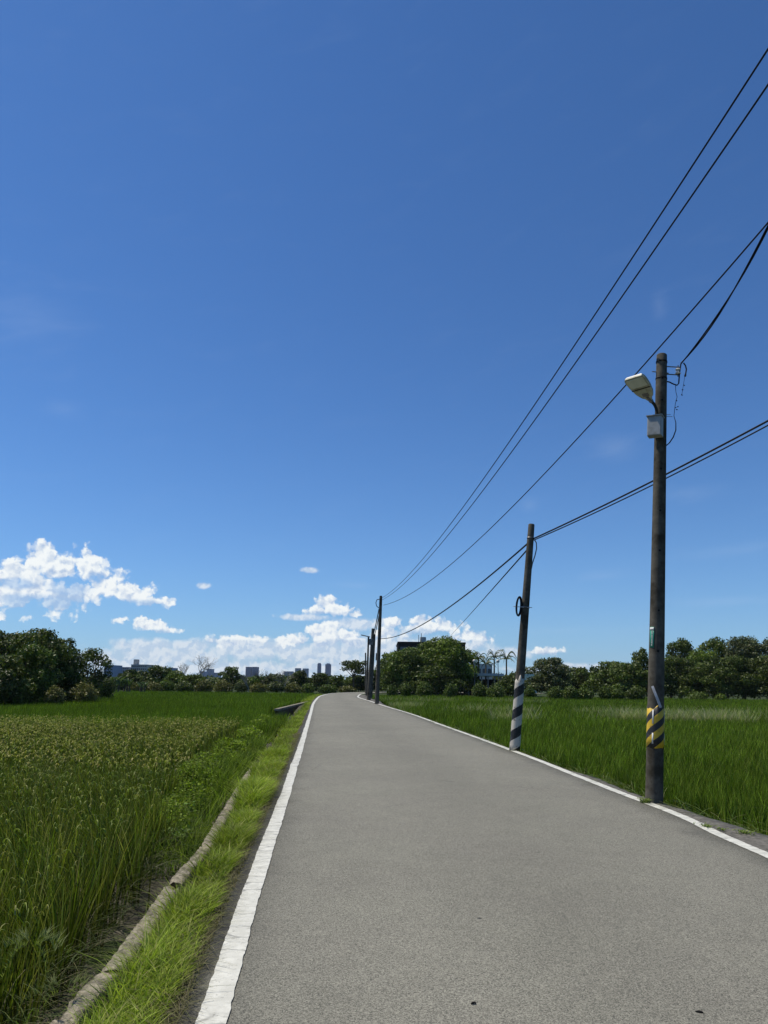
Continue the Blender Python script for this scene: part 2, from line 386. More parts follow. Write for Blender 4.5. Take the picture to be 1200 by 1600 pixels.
# painted edge lines as thin ragged sheets 5 mm above the asphalt
def edge_line(P, name, w, lab):
    S = smooth_poly(P, 10); out = []
    for a, b in zip(S, S[1:]):
        if a.y < -6: continue
        n = max(1, int((b - a).length / (0.03 if a.y < 9 else 0.12 if a.y < 30 else 0.5)))
        for k in range(n): out.append(a.lerp(b, k / n))
    V = []; F = []; z0 = 0.008
    ja = jb = 0
    for i, p in enumerate(out):
        t = (out[min(i + 1, len(out) - 1)] - out[max(i - 1, 0)]).normalized(); nrm = Vector((t.y, -t.x, 0))
        amp = 0.0035 if p.y < 10 else 0.006
        ja = ja * 0.5 + random.uniform(-amp, amp); jb = jb * 0.5 + random.uniform(-amp, amp)
        wob = 0.003 * math.sin(p.y * 1.3) + 0.002 * math.sin(p.y * 3.1 + 1)
        ww = w * (1 + max(0, p.y - 30) * 0.010)
        V += [p + nrm * (-ww / 2 + ja + wob) + Vector((0, 0, z0)), p + nrm * (ww / 2 + jb + wob) + Vector((0, 0, z0 + 0.003))]
    F = [(2 * i, 2 * i + 1, 2 * i + 3, 2 * i + 2) for i in range(len(out) - 1)]
    o = link(name, np_mesh(name, V, F), M['paint']); tag(o, lab, 'road marking', kind='structure'); return o
edge_line(LL, 'road_marking', 0.135, 'white painted edge line on the left side of the road beside the grass verge')
edge_line(RL, 'road_marking', 0.12, 'white painted edge line on the right side of the road along the utility poles')

ROADLIFT = 0.0
edge_px = [(1200, 1378), (1150, 1350), (1079, 1312)]
sh_px = [(1200, 1303), (1079, 1268), (1039, 1256), (992, 1239), (940, 1218), (890, 1203), (830, 1182), (788, 1168), (740, 1150), (703, 1137), (649, 1118), (601, 1101)]
SH = [ground(*p) for p in sh_px]
ds = (SH[0] - SH[2]).normalized()
SH = [SH[0] + Vector((1.1, -16, 0)), SH[0] + Vector((.8, -9, 0)), SH[0] + Vector((0.5, -4, 0)), SH[0] + Vector((0.25, -1.5, 0))] + SH
XS = curve_fn(SH + [Vector((XR(y) + 0.9, y, 0)) for y in (60, 70, 80)])
V = []; F = []; C = []
ysr = np.linspace(-9, 84, 520)
rows = []
for y in ysr:
    xr = float(XR(y)); xs = max(float(XS(y)) + random.uniform(-0.02, 0.02) + 0.03 * math.sin(y * 2.1), xr + 0.14)
    rows.append([(xr + 0.045, y, -0.004), (xr + (xs - xr) * 0.5, y, 0.012 + random.uniform(-0.004, 0.004)), (xs, y, -0.008), (xs + 0.04, y, -0.06), (xs + 0.10 + random.uniform(-.02, .03), y, ZG - 0.1)])
for r_ in rows: V += r_
for i in range(len(rows) - 1):
    for k in range(4):
        o = i * 5 + k; F.append((o, o + 1, o + 6, o + 5))
tag(link('road_shoulder', np_mesh('road_shoulder', V, F), M['shoulder']), kind='structure')
# the big ground sheet
bm = bmesh.new(); bmesh.ops.create_grid(bm, x_segments=60, y_segments=60, size=6000)
for v in bm.verts:
    v.co.z = ZG
me = bpy.data.meshes.new('ground'); bm.to_mesh(me); bm.free()
tag(link('ground', me, M['land']), kind='structure')

# left: verge, kerb beam, ditch
beam_px = [(112, 1584), (167, 1522), (208, 1467), (242, 1422), (283, 1363), (317, 1326), (342, 1284), (372, 1226), (400, 1184), (433, 1142), (462, 1112)]
BM = [ground(*p, z=-0.06) for p in beam_px]
db = (BM[0] - BM[2]).normalized()
BM = [BM[0] + db * 9, BM[0] + db * 3] + BM
for p in BM: print('B', [round(v, 2) for v in p])
XB = curve_fn(BM)
YB1 = BM[-1].y
V = []; F = []; rows = []
for y in np.linspace(-6, 84, 640):
    xl = float(XL(y)) - 0.10; xb = float(XB(min(y, YB1))) if y < YB1 else xl - 0.9
    if y >= YB1: xb = xl - 0.9
    xb += 0.09
    rows.append([(xl + 0.01, y, -0.012), (xl - 0.06, y, -0.014 + random.uniform(-.01, .01)), (xl * 0.6 + xb * 0.4, y, -0.045 + random.uniform(-.015, .015)), (xb, y, -0.13), (xb - 0.02, y, ZG - 0.1)])
for r_ in rows: V += r_
for i in range(len(rows) - 1):
    for k in range(4):
        o = i * 5 + k; F.append((o, o + 5, o + 6, o + 1))
tag(link('verge_soil', np_mesh('verge_soil', V, F), M['soil']), kind='structure')

def beam_mesh(y0, y1, w, h, ztop, xo=0.0):
    rows = []; prof = [(-.5, -1), (-.5, -.10), (-.45, -.015), (-.15, 0), (.15, 0), (.45, -.015), (.5, -.10), (.5, -1)]
    yy = np.arange(y0, y1, 0.035 if y1 < 12 else 0.1)
    V = []; F = []
    for y in yy:
        xb = float(XB(y)) + xo; sink = .03 * max(0, min(1, y - 8.5)) + .008 * max(0, y - 10)
        for (a, b) in prof:
            j = (random.uniform(-.004, .004), random.uniform(-.009, .005))
            chip = -0.03 if math.sin(y * 5.3) + math.sin(y * 13.7 + a * 4) > 1.5 else 0
            V.append((xb + a * w * (1 + .02 * math.sin(y * 9)) + j[0], y, ztop - sink + b * h + (j[1] + chip if b > -0.9 else 0)))
    n = len(prof)
    for i in range(len(yy) - 1):
        for k in range(n - 1):
            o = i * n + k; F.append((o, o + 1, o + n + 1, o + n))
    for o in (0, (len(yy) - 1) * n):     # closed ends
        F.append((o, o + 1, o + 6, o + 7)); F.append((o + 1, o + 2, o + 5, o + 6)); F.append((o + 2, o + 3, o + 4, o + 5))
    return np_mesh('ditch_kerb', V, F)
segs = [(-4, 4.35, 'moss stained concrete ditch kerb nearest the camera, running out of the frame'),
        (4.42, 6.1, 'short weathered concrete ditch kerb length beside the tall verge grass'),
        (6.2, 9.7, 'concrete ditch kerb length beside the dark mud, farthest of the three lengths, ending in verge grass'),
        (9.8, 15.5, 'low dark concrete ditch kerb half buried between the leafy weeds and the verge grass')]
for i, (a, b, lab) in enumerate(segs):
    o = link('ditch_kerb', beam_mesh(a, b, 0.125 if i != 1 else 0.13, 0.42, -0.05 - (0.02 if i == 1 else 0) - (0.05 if i == 3 else 0) - (0.025 if i == 2 else 0)), M['concrete'], smooth=False)
    tag(o, lab, 'kerb', 'concrete kerbs of the ditch')
# ditch bed of silt, uneven
V = []; F = []; rows = []
for y in np.linspace(-4, 34, 300):
    xb = float(XB(min(y, YB1)))
    n = 9; r_ = []
    for k in range(n):
        f = k / (n - 1); x = xb - 0.05 - f * 1.05
        z = -0.46 + 0.05 * math.sin(y * 1.7 + f * 3) + 0.035 * math.sin(y * 4.3 - f * 5) + random.uniform(-.012, .012) + (0.12 * f ** 2)
        r_.append((x, y, z))
    rows.append(r_)
for r_ in rows: V += r_
for i in range(len(rows) - 1):
    for k in range(8):
        o = i * 9 + k; F.append((o, o + 9, o + 10, o + 1))
tag(link('ditch_bed', np_mesh('ditch_bed', V, F), M['ledge'], smooth=True), kind='structure')

# ------------------------------------------------------------------ grass and rice blades
def blades(P, h, w, lean, la, seg, c0, c1, facing=None, droop=0.0):
    """P Nx3 bases, h heights, w widths, lean fraction, la lean azimuth; -> verts, quads, colours"""
    n = len(P); fa = rng.uniform(0, math.pi, n) if facing is None else facing
    sxv, syv = np.cos(fa), np.sin(fa); lx, ly = np.cos(la), np.sin(la)
    V = np.zeros((n, seg + 1, 2, 3), np.float32); Cc = np.zeros((n, seg + 1, 2, 3), np.float32)
    for s in range(seg + 1):
        t = s / seg; off = lean * h * t ** 1.8
        z = h * (t - droop * t ** 3)
        ww = w * (1 - t ** 2.2) * 0.5 + w * 0.03
        for k, sg in enumerate((-1, 1)):
            V[:, s, k, 0] = P[:, 0] + lx * off + sxv * ww * sg
            V[:, s, k, 1] = P[:, 1] + ly * off + syv * ww * sg
            V[:, s, k, 2] = P[:, 2] + z
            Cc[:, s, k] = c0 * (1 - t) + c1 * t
    b = (np.arange(n) * (seg + 1) * 2)[:, None]
    q = np.concatenate([b + np.array([[2 * s, 2 * s + 1, 2 * s + 3, 2 * s + 2]]) for s in range(seg)], 1).reshape(-1, 4)
    return V.reshape(-1, 3), q, Cc.reshape(-1, 3)
class Acc:
    def __init__(s): s.V = []; s.F = []; s.C = []; s.n = 0
    def add(s, V, F, C): s.V.append(V); s.F.append(F + s.n); s.C.append(C); s.n += len(V)
    def build(s, name, m, label, cat):
        if not s.V: return
        o = link(name, np_mesh(name, np.concatenate(s.V), np.concatenate(s.F), np.concatenate(s.C)), m)
        return tag(o, label, cat, kind='stuff')
def vnoise(x, y, sc, seed=0):
    """cheap smooth value noise for colour/height patches"""
    x = x * sc; y = y * sc; xi = np.floor(x); yi = np.floor(y); fx = x - xi; fy = y - yi
    fx = fx * fx * (3 - 2 * fx); fy = fy * fy * (3 - 2 * fy)
    def hsh(a, b):
        v = np.sin(a * 127.1 + b * 311.7 + seed * 74.7) * 43758.5453; return v - np.floor(v)
    return (hsh(xi, yi) * (1 - fx) + hsh(xi + 1, yi) * fx) * (1 - fy) + (hsh(xi, yi + 1) * (1 - fx) + hsh(xi + 1, yi + 1) * fx) * fy
def inview(x, y, m=1.5):
    return (np.abs(x) < 0.60 * y + m)
def pick(n, cols, wt=None):
    cols = np.array(cols, np.float32); return cols[rng.choice(len(cols), n, p=wt)]

def field(acc, bounds, dens, hh, top, seg, wid, mask, c0s, c1s, lean=0.35, leanaz=None, tipmix=None, hills=True, spread=0.09, zbase=ZG, per=14):
    """scatter planted tufts; every tuft fans out blades"""
    x0, x1, y0, y1 = bounds
    n = int((x1 - x0) * (y1 - y0) * dens / per)
    if n <= 0: return
    cx = rng.uniform(x0, x1, n); cy = rng.uniform(y0, y1, n)
    k = mask(cx, cy) & inview(cx, cy, 2.2); cx, cy = cx[k], cy[k]; n = len(cx)
    if n == 0: return
    hs = hh * (0.88 + 0.14 * vnoise(cx, cy, 0.45, 3) + rng.uniform(-.05, .08, n))
    tint = (0.85 + 0.3 * vnoise(cx, cy, 0.22, 5)) * rng.uniform(0.75, 1.25, n)
    cx = np.repeat(cx, per); cy = np.repeat(cy, per); hs = np.repeat(hs, per); tint = np.repeat(tint, per); N = len(cx)
    fan = rng.uniform(0, 2 * math.pi, N); rr = np.abs(rng.normal(0, spread, N))
    P = np.stack([cx + np.cos(fan) * rr * .5, cy + np.sin(fan) * rr * .5, np.full(N, zbase)], 1)
    h = hs * rng.uniform(0.62, 1.05, N)
    la = fan; ln = lean * rng.uniform(0.2, 1.0, N)
    if leanaz is not None:
        vx = np.cos(fan) * ln + math.cos(leanaz[0]) * leanaz[1]; vy = np.sin(fan) * ln + math.sin(leanaz[0]) * leanaz[1]
        la = np.arctan2(vy, vx); ln = np.hypot(vx, vy)
    tint = tint * np.exp(rng.normal(0, .38, N)); a = pick(N, c0s) * tint[:, None]; b = pick(N, c1s) * tint[:, None]
    acc.add(*blades(P, h, wid * rng.uniform(.6, 1.3, N), ln, la, seg, a, b, droop=0.10))

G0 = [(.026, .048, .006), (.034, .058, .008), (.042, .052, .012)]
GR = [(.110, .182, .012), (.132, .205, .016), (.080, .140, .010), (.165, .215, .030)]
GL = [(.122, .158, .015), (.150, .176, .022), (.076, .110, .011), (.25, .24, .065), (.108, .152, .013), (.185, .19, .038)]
rice_l = Acc()
def rice_edge(y):                        # right edge of the left rice plot at soil level
    return XB(np.minimum(y, YB1)) - np.interp(y, [0, 4, 5.5, 6.5, 8.5, 10, 14, 24], [0.54, 0.46, .48, 0.52, 0.62, 0.80, 1.05, 1.15])
mk_near = lambda x, y: (x < rice_edge(y) + 0.06 * np.sin(y * 3.1) + 0.05 * np.sin(y * 7.7)) & (y < 23.6 + 0.02 * x)
near_gap = lambda x, y: mk_near(x, y) & (np.hypot(x, y) > 1.2)
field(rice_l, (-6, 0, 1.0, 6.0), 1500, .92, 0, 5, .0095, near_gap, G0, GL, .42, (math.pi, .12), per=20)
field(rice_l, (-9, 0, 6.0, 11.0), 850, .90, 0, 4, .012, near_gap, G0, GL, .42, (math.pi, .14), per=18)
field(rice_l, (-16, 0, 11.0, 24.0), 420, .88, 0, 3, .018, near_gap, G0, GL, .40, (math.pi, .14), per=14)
# ripening heads: drooping pale panicles near the blade tops
def panicles(acc, bounds, dens, z0, mask, ln, wid, cols, seg=4, zr=.10):
    x0, x1, y0, y1 = bounds; n = int((x1 - x0) * (y1 - y0) * dens)
    x = rng.uniform(x0, x1, n); y = rng.uniform(y0, y1, n); k = mask(x, y) & inview(x, y, 1.0); x, y = x[k], y[k]; n = len(x)
    keep = rng.uniform(0, 1, n) < 0.35 + 0.9 * vnoise(x, y, .5, 9); x, y = x[keep], y[keep]; n = len(x)
    P = np.stack([x, y, z0 + rng.uniform(-zr, zr, n) - 0.0], 1); c = pick(n, cols) * rng.uniform(.75, 1.2, n)[:, None]
    V_, F_, C_ = blades(P, np.full(n, ln * .7) * rng.uniform(.7, 1.2, n), wid * rng.uniform(.7, 1.3, n), rng.uniform(.5, 1.4, n), rng.uniform(0, 6.28, n), seg, c * .8, c, droop=0.95)
    acc.add(V_, F_, C_)
PC = [(.25, .30, .07), (.19, .24, .045), (.33, .33, .11), (.14, .19, .035)]
panicles(rice_l, (-6, 0, 1.5, 6), 80, .20, near_gap, .13, .008, PC, 5)
panicles(rice_l, (-9, 0, 6, 11), 85, .22, near_gap, .13, .011, PC, 4)
panicles(rice_l, (-16, 0, 11, 24), 95, .26, near_gap, .13, .017, [(.33, .34, .08), (.38, .34, .12), (.23, .27, .05)], 3)
rice_l.build('rice_crop', M['rice'], 'dark olive rice crop with ripening seed heads in the near left paddy', 'rice')

far_l = Acc()
lm = lambda x, y: ~((x > -6.0 - .02 * (y - 37)) & (y > 34) & (y < 55)) & (x < XL(np.minimum(y, 84)) - 1.25 + 0.2 * np.sin(y)) & (y > 24.4 + 0.02 * x)
for (a, b, d, w, sg) in ((24, 40, 300, .022, 2), (40, 60, 150, .04, 2), (60, 90, 70, .08, 1)):
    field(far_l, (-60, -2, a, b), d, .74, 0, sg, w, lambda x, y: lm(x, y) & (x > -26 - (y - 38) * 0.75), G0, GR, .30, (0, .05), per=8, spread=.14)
far_l.build('rice_crop', M['rice'], 'bright green rice crop in the far left paddy below the trees', 'rice')

rice_r = Acc()
rm = lambda x, y: (x > XS(np.minimum(y, 80)) + 0.34 + 0.05 * np.sin(y * 2.7)) & (y < 86)
rmb = lambda x, y: rm(x, y) & ~((np.abs(y - 33.5 - 0.05 * x) < .8)) & ~((np.abs(y - 42.5) < .7))
for (a, b, d, w, sg, pr) in ((2, 8, 1400, .0080, 4, 18), (8, 14, 950, .011, 3, 15), (14, 24, 520, .016, 3, 12), (24, 40, 240, .025, 2, 10), (40, 60, 120, .042, 2, 8), (60, 88, 60, .08, 1, 8)):
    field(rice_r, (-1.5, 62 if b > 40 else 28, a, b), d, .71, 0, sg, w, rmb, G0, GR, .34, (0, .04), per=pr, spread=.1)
n = 3000; y = 5 + 40 * rng.uniform(0, 1, n) ** 1.8; x = XS(np.minimum(y, 80)) + rng.uniform(.12, .30, n)
kk = rng.uniform(0, 1, n) < vnoise(x, y, .9, 51) * 1.5; x, y = x[kk], y[kk]; n = len(x)
rice_r.add(*blades(np.stack([x, y, np.full(n, -.22)], 1), rng.uniform(.22, .5, n), .008 * rng.uniform(.7, 1.4, n) * (1 + .04 * y), rng.uniform(.6, 1.9, n), rng.normal(math.pi, 1.1, n), 5, pick(n, G0) * 1.5, pick(n, [(.11, .19, .03), (.15, .20, .05), (.24, .24, .10)]), droop=.45))
rice_r.build('rice_crop', M['rice'], 'bright green rice crop in the right paddy behind the poles', 'rice')

# pale dry weeds on the bunds across the right paddy
bw = Acc()
for (yc, hw, x0, x1, n, tall) in ((33.5, .8, 5, 36, 5200, .66), (42.5, .7, 0, 44, 4200, .66), (35.5, 1.3, 11, 17, 2600, .66), (62, .8, -1, 14, 900, .66), (48, 1.2, -1.5, 2.5, 1400, .6)):
    x = rng.uniform(x0, x1, n); y = yc + rng.normal(0, hw * .5, n) + (0.05 * x if yc == 33.5 else 0)
    k = (vnoise(x, y, .5, 4) > .34) & (x > XS(np.minimum(y, 80)) + .3); x, y = x[k], y[k]; n = len(x)
    P = np.stack([x, y, np.full(n, ZG)], 1)
    bw.add(*blades(P, tall * rng.uniform(.7, 1.3, n) + .06, .035 * rng.uniform(.6, 1.4, n), rng.uniform(.2, .8, n), rng.uniform(0, 6.28, n), 2,
                   pick(n, [(.10, .13, .04)]), pick(n, [(.34, .37, .18), (.28, .35, .12), (.42, .38, .25)])))
bw.build('bund_grass', M['grass'], 'pale dry grass on the low banks crossing the right paddy', 'grass')

# verge grass left of the road
vg = Acc()
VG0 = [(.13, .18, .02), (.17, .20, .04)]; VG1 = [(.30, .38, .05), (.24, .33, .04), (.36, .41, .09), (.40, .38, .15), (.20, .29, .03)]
def verge(y0, y1, n, hmax, wid, seg, lo=0.0, hi=0.97):
    y = rng.uniform(y0, y1, n); f = rng.beta(1.25, 1.15, n) * (hi - lo) + lo
    xa = XL(np.minimum(y, 84)) - .20; xb = np.where(y < YB1, XB(np.minimum(y, YB1)) + .15, xa - np.where((y > 33) & (y < 55), .34, .9))
    x = xa * f + xb * (1 - f)
    dens = vnoise(x * 2.2, y, 2.3, 12)
    k = (rng.uniform(0, 1, n) < 1.9 * dens + .10) & ((f < .80 + .28 * vnoise(x, y, 1.6, 2))); x, y, f = x[k], y[k], f[k]; n = len(x)
    h = hmax * rng.uniform(.35, 1.0, n) * (1 + .35 * (rng.uniform(0, 1, n) > .96)) * (1.0 - .55 * f ** 2) * (.40 + .95 * vnoise(x, y, 1.9, 6))
    P = np.stack([x, y, -.03 - .10 * (1 - f)], 1)
    t = rng.uniform(.7, 1.2, n)[:, None] * (.75 + .45 * vnoise(x, y, .7, 8))[:, None]
    vg.add(*blades(P, h, wid * rng.uniform(.6, 1.4, n), rng.uniform(.2, 1.1, n), rng.uniform(0, 6.28, n), seg, pick(n, VG0) * t, pick(n, VG1, [.26, .24, .2, .12, .18]) * t * np.exp(rng.normal(0, .22, n))[:, None], droop=.22))
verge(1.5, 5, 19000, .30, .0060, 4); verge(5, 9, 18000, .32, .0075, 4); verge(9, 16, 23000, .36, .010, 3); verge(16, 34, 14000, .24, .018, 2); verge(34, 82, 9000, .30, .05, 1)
n = 9500; y = 1.5 + 20 * rng.uniform(0, 1, n) ** 1.5; x = XL(y) - .14 - np.abs(rng.normal(0, .09, n))
vg.add(*blades(np.stack([x, y, np.full(n, .0)], 1), rng.uniform(.01, .07, n), .0035 * (1 + .06 * y), rng.uniform(1.5, 5, n), rng.uniform(0, 6.28, n), 3, pick(n, [(.10, .09, .05), (.14, .13, .06)]), pick(n, [(.20, .18, .09), (.12, .14, .04), (.26, .23, .13)]), droop=.5))
vg.build('verge_grass', M['grass'], 'bright yellow green grass on the left verge between kerb and white line', 'grass')

# leafy weeds between ditch and rice further on, and sprigs in the ditch
def leafcloud(P, size, col, flat=.5, nrm=None):
    """small pointed leaves (quads) at P with random orientation"""
    n = len(P); a = rng.normal(0, 1, (n, 3)); a[:, 2] *= .5
    a /= np.linalg.norm(a, axis=1)[:, None]
    u = rng.normal(0, 1, (n, 3)); u[:, 2] += 0
    if nrm is not None: a = np.cross(u, nrm + rng.normal(0, flat, (n, 3))); a /= np.linalg.norm(a, axis=1)[:, None] + 1e-6; nn = nrm + rng.normal(0, flat, (n, 3))
    else: nn = rng.normal(0, flat, (n, 3)); nn[:, 2] += 1
    b = np.cross(a, nn); b /= np.linalg.norm(b, axis=1)[:, None] + 1e-6
    s = np.asarray(size)[:, None] * .5
    V = np.stack([P - a * s, P - b * s * .55, P + a * s, P + b * s * .55], 1).reshape(-1, 3)
    return V, np.arange(n * 4).reshape(-1, 4), np.repeat(col, 4, 0)
wd = Acc()
n = 42000; y = 8.2 + 26 * rng.uniform(0, 1, n) ** 1.5; xb = XB(np.minimum(y, YB1)); xe = rice_edge(y)
f = rng.uniform(0, 1, n); x = xe + .05 - .25 * (1 - f) + (xb - xe - .42) * f
hgt = (.26 + .40 * vnoise(x, y, 1.2, 7)) * np.sqrt(np.maximum(0, 1 - (2 * f - .85) ** 2 * .75)) * np.clip((y - 8.0) / 1.5, 0, 1)
z = ZG + .05 + hgt * rng.uniform(.25, 1, n) ** .6
k = (rng.uniform(0, 1, n) < vnoise(x * 1.6, y, 1.5, 31) * 1.9 - .35); x, y, z, hgt = x[k], y[k], z[k], hgt[k]; n = len(x)
tt = (.40 + 1.0 * rng.uniform(0, 1, n))[:, None] * (.7 + .5 * vnoise(x, y, 1.0, 22))[:, None]
wd.add(*leafcloud(np.stack([x, y, z], 1), rng.uniform(.02, .055, n) * (1 + .05 * (y - 8)), pick(n, [(.16, .23, .025), (.22, .29, .04), (.11, .17, .02)]) * tt, .6))
n = 34000; y = 7.6 + 26 * rng.uniform(0, 1, n) ** 1.3; xb = XB(np.minimum(y, YB1)); x = xb - .22 - rng.uniform(0, 1, n) * (.95)
kk = rng.uniform(0, 1, n) < vnoise(x * 1.5, y, 1.1, 41) * 1.2; x, y = x[kk], y[kk]; n = len(x)
wd.add(*blades(np.stack([x, y, np.full(n, ZG)], 1), rng.uniform(.25, 1, n) * (.30 + .35 * vnoise(x, y, .9, 77)), .008 * rng.uniform(.7, 1.6, n) * (1 + .04 * y), rng.uniform(.2, .8, n), rng.uniform(0, 6.28, n), 3, pick(n, [(.06, .11, .015)]), pick(n, [(.13, .19, .025), (.20, .25, .05), (.08, .13, .02)]) * np.exp(rng.normal(0, .4, n))[:, None]))
wd.build('ditch_weeds', M['grass'], 'leafy bright green weeds overgrowing the far part of the ditch', 'weeds')

# flattened straw and dark stems hanging from the rice over the ditch
st = Acc(); n = 950; y = rng.uniform(2.5, 10, n); x = rice_edge(y) + rng.uniform(-.15, .10, n)
st.add(*blades(np.stack([x, y, np.full(n, ZG + .05) + rng.uniform(0, .2, n)], 1), rng.uniform(.12, .45, n), .006 * rng.uniform(.6, 1.3, n), rng.uniform(.8, 2.6, n), rng.normal(0, .9, n), 5,
               pick(n, [(.05, .06, .02), (.03, .045, .012)]), pick(n, [(.10, .12, .04), (.07, .10, .03), (.20, .18, .09)]), droop=.6))
st.build('rice_straw', M['rice'], 'bent straw coloured rice leaves hanging over the edge of the ditch', 'straw')

# individual small plants
def plant(px, py, z, name, label, cat, nl, hgt, rad, ls, cols, group=None, bl=0):
    p = ground(px, py, z); A = Acc(); n = nl
    if n:
        rr_ = np.abs(rng.normal(0, .45, n)).clip(0, 1); ka = rng.integers(0, 12, n) * 2.4 + rng.normal(0, .05, n)
        P = np.stack([p.x + np.cos(ka) * rr_ * rad, p.y + np.sin(ka) * rr_ * rad, p.z + hgt * .6 * rr_ ** .55 + hgt * rng.uniform(-.05, .30, n)], 1)
        A.add(*leafcloud(P, rng.uniform(.6, 1.2, n) * ls, pick(n, cols) * rng.uniform(.7, 1.2, n)[:, None], .5))
    k_ = 12; aa = np.arange(k_) * 2.4
    A.add(*blades(np.stack([np.full(k_, p.x), np.full(k_, p.y), np.full(k_, p.z)], 1), np.full(k_, hgt * .6), np.full(k_, .008), np.full(k_, rad / (hgt * .6)), aa, 5, pick(k_, cols) * .6, pick(k_, cols) * .6))
    m_ = bl
    if m_:
        A.add(*blades(np.stack([p.x + rng.normal(0, rad * .3, m_), p.y + rng.normal(0, rad * .3, m_), np.full(m_, p.z)], 1), rng.uniform(.4, 1, m_) * hgt * 1.2, np.full(m_, .006), rng.uniform(.3, 1.6, m_), rng.uniform(0, 6.28, m_), 4, pick(m_, cols) * .7, pick(m_, cols), droop=.3))
    o = A.build(name, M['grass'], label, cat)
    del o['kind']
    if group: o['group'] = group
    return o
WC = [(.20, .27, .07), (.26, .30, .10), (.14, .20, .05)]
plant(1105, 1292, .01, 'roadside_weed', 'low pale weed in the shoulder crack just right of the near pole', 'weed', 90, .035, .13, .025, WC, bl=40)
plant(1165, 1303, .01, 'roadside_weed', 'low spreading weed on the shoulder nearest the right edge', 'weed', 130, .05, .16, .03, WC, bl=40)
plant(1128, 1297, .01, 'roadside_weed', 'tiny weed between two larger weeds on the right shoulder', 'weed', 40, .03, .08, .022, WC, bl=20)
plant(1008, 1254, .01, 'grass_tuft', 'dry grass tuft growing at the left foot of the striped near pole', 'weed', 60, .08, .10, .03, WC, bl=110)
plant(275, 1330, -.36, 'ditch_plant', 'pale leafy seedling standing in the ditch mud beside the kerb', 'plant', 130, .30, .16, .075, [(.20, .28, .09), (.15, .23, .06)])
plant(292, 1290, -.36, 'ditch_plant', 'upright leafy sprig in the ditch below the rice edge', 'plant', 90, .36, .10, .07, [(.16, .26, .06), (.11, .19, .04)])
def dead_leaf(px, py, lab, L, rot):
    p = ground(px, py, .012); mb = MB(); n = 9; M3 = Matrix.Rotation(rot, 3, 'Z'); vs = []
    for i in range(n):
        t = i / (n - 1); w_ = L * .22 * math.sin(math.pi * min(1, t * 1.02)) ** .8 + .0006; zc = .003 + .004 * math.sin(t * 2.6)
        vs += [p + M3 @ Vector((L * (t - .5), -w_, zc + .006)), p + M3 @ Vector((L * (t - .5), 0, zc)), p + M3 @ Vector((L * (t - .5), w_, zc + .007))]
    fs = []
    for i in range(n - 1): o = i * 3; fs += [(o, o + 1, o + 4, o + 3), (o + 1, o + 2, o + 5, o + 4)]
    mb.add(vs, fs); tag(mb.build('dead_leaf', M['hole'], smooth=True), lab, 'leaf', 'dead leaves lying on the road')
dead_leaf(740, 1571, 'small dark dead leaf on the asphalt at the bottom centre of the road', .026, .2)
dead_leaf(1093, 1585, 'curled dark dead leaf on the asphalt near the bottom right corner', .036, -.4)
def seed_grass(px, py, z, lab, n, h):
    p = ground(px, py, z); A = Acc()
    A.add(*blades(np.stack([p.x + rng.normal(0, .05, n), p.y + rng.normal(0, .05, n), np.full(n, p.z)], 1), h * rng.uniform(.6, 1, n), np.full(n, .007), rng.uniform(.1, .9, n), rng.uniform(0, 6.28, n), 6, pick(n, [(.07, .12, .02)]), pick(n, [(.15, .22, .05), (.2, .24, .08)]), droop=.35))
    m_ = n * 14
    k = rng.integers(0, 6, m_); aa = k * 1.05 + .3; t = rng.uniform(0, 1, m_)
    P = np.stack([p.x + np.cos(aa) * (.04 + .16 * t), p.y + np.sin(aa) * (.04 + .16 * t), p.z + h * (1.0 + .10 * t - .28 * t * t)], 1)
    A.add(*blades(P, rng.uniform(.02, .05, m_), np.full(m_, .004), rng.uniform(.5, 2, m_), aa + rng.normal(0, .6, m_), 2, pick(m_, [(.16, .20, .07)]), pick(m_, [(.22, .25, .10)])))
    o = A.build('seeding_grass', M['grass'], lab, 'grass'); del o['kind']; o['group'] = 'seeding grasses by the ditch'
seed_grass(25, 1690, -.40, 'tall feathery seeding grass at the bottom left corner', 20, .60)
seed_grass(88, 1650, -.38, 'shorter feathery seeding grass at the near end of the concrete kerb', 14, .30)
# far-left: cross ditch with concrete lip
gA, gB = ground(432, 1108, -.02), ground(482, 1096, -.02)
d_ = (gB - gA).normalized(); nrm = Vector((d_.y, -d_.x, 0))
cw = MB(); cw.box((gA + gB) / 2 + Vector((0, 0, -.04)), ((gB - gA).length, .24, .12), Matrix.Rotation(math.atan2(d_.y, d_.x), 3, 'Z'))
tag(cw.build('culvert_lip', M['concrete'], bevel=.02), 'pale concrete lip of the open ditch left of the road near the bend', 'culvert')
cw = MB(); cw.box((gA + gB) / 2 + Vector((0, 0, -.31)), ((gB - gA).length * .99, .18, .42), Matrix.Rotation(math.atan2(d_.y, d_.x), 3, 'Z'))
tag(cw.build('culvert_wall', M['mud']), 'retaining wall below the pale culvert lip, coloured dark for the shade in the ditch', 'wall')  # shade of the ditch opening is put into this wall's colour

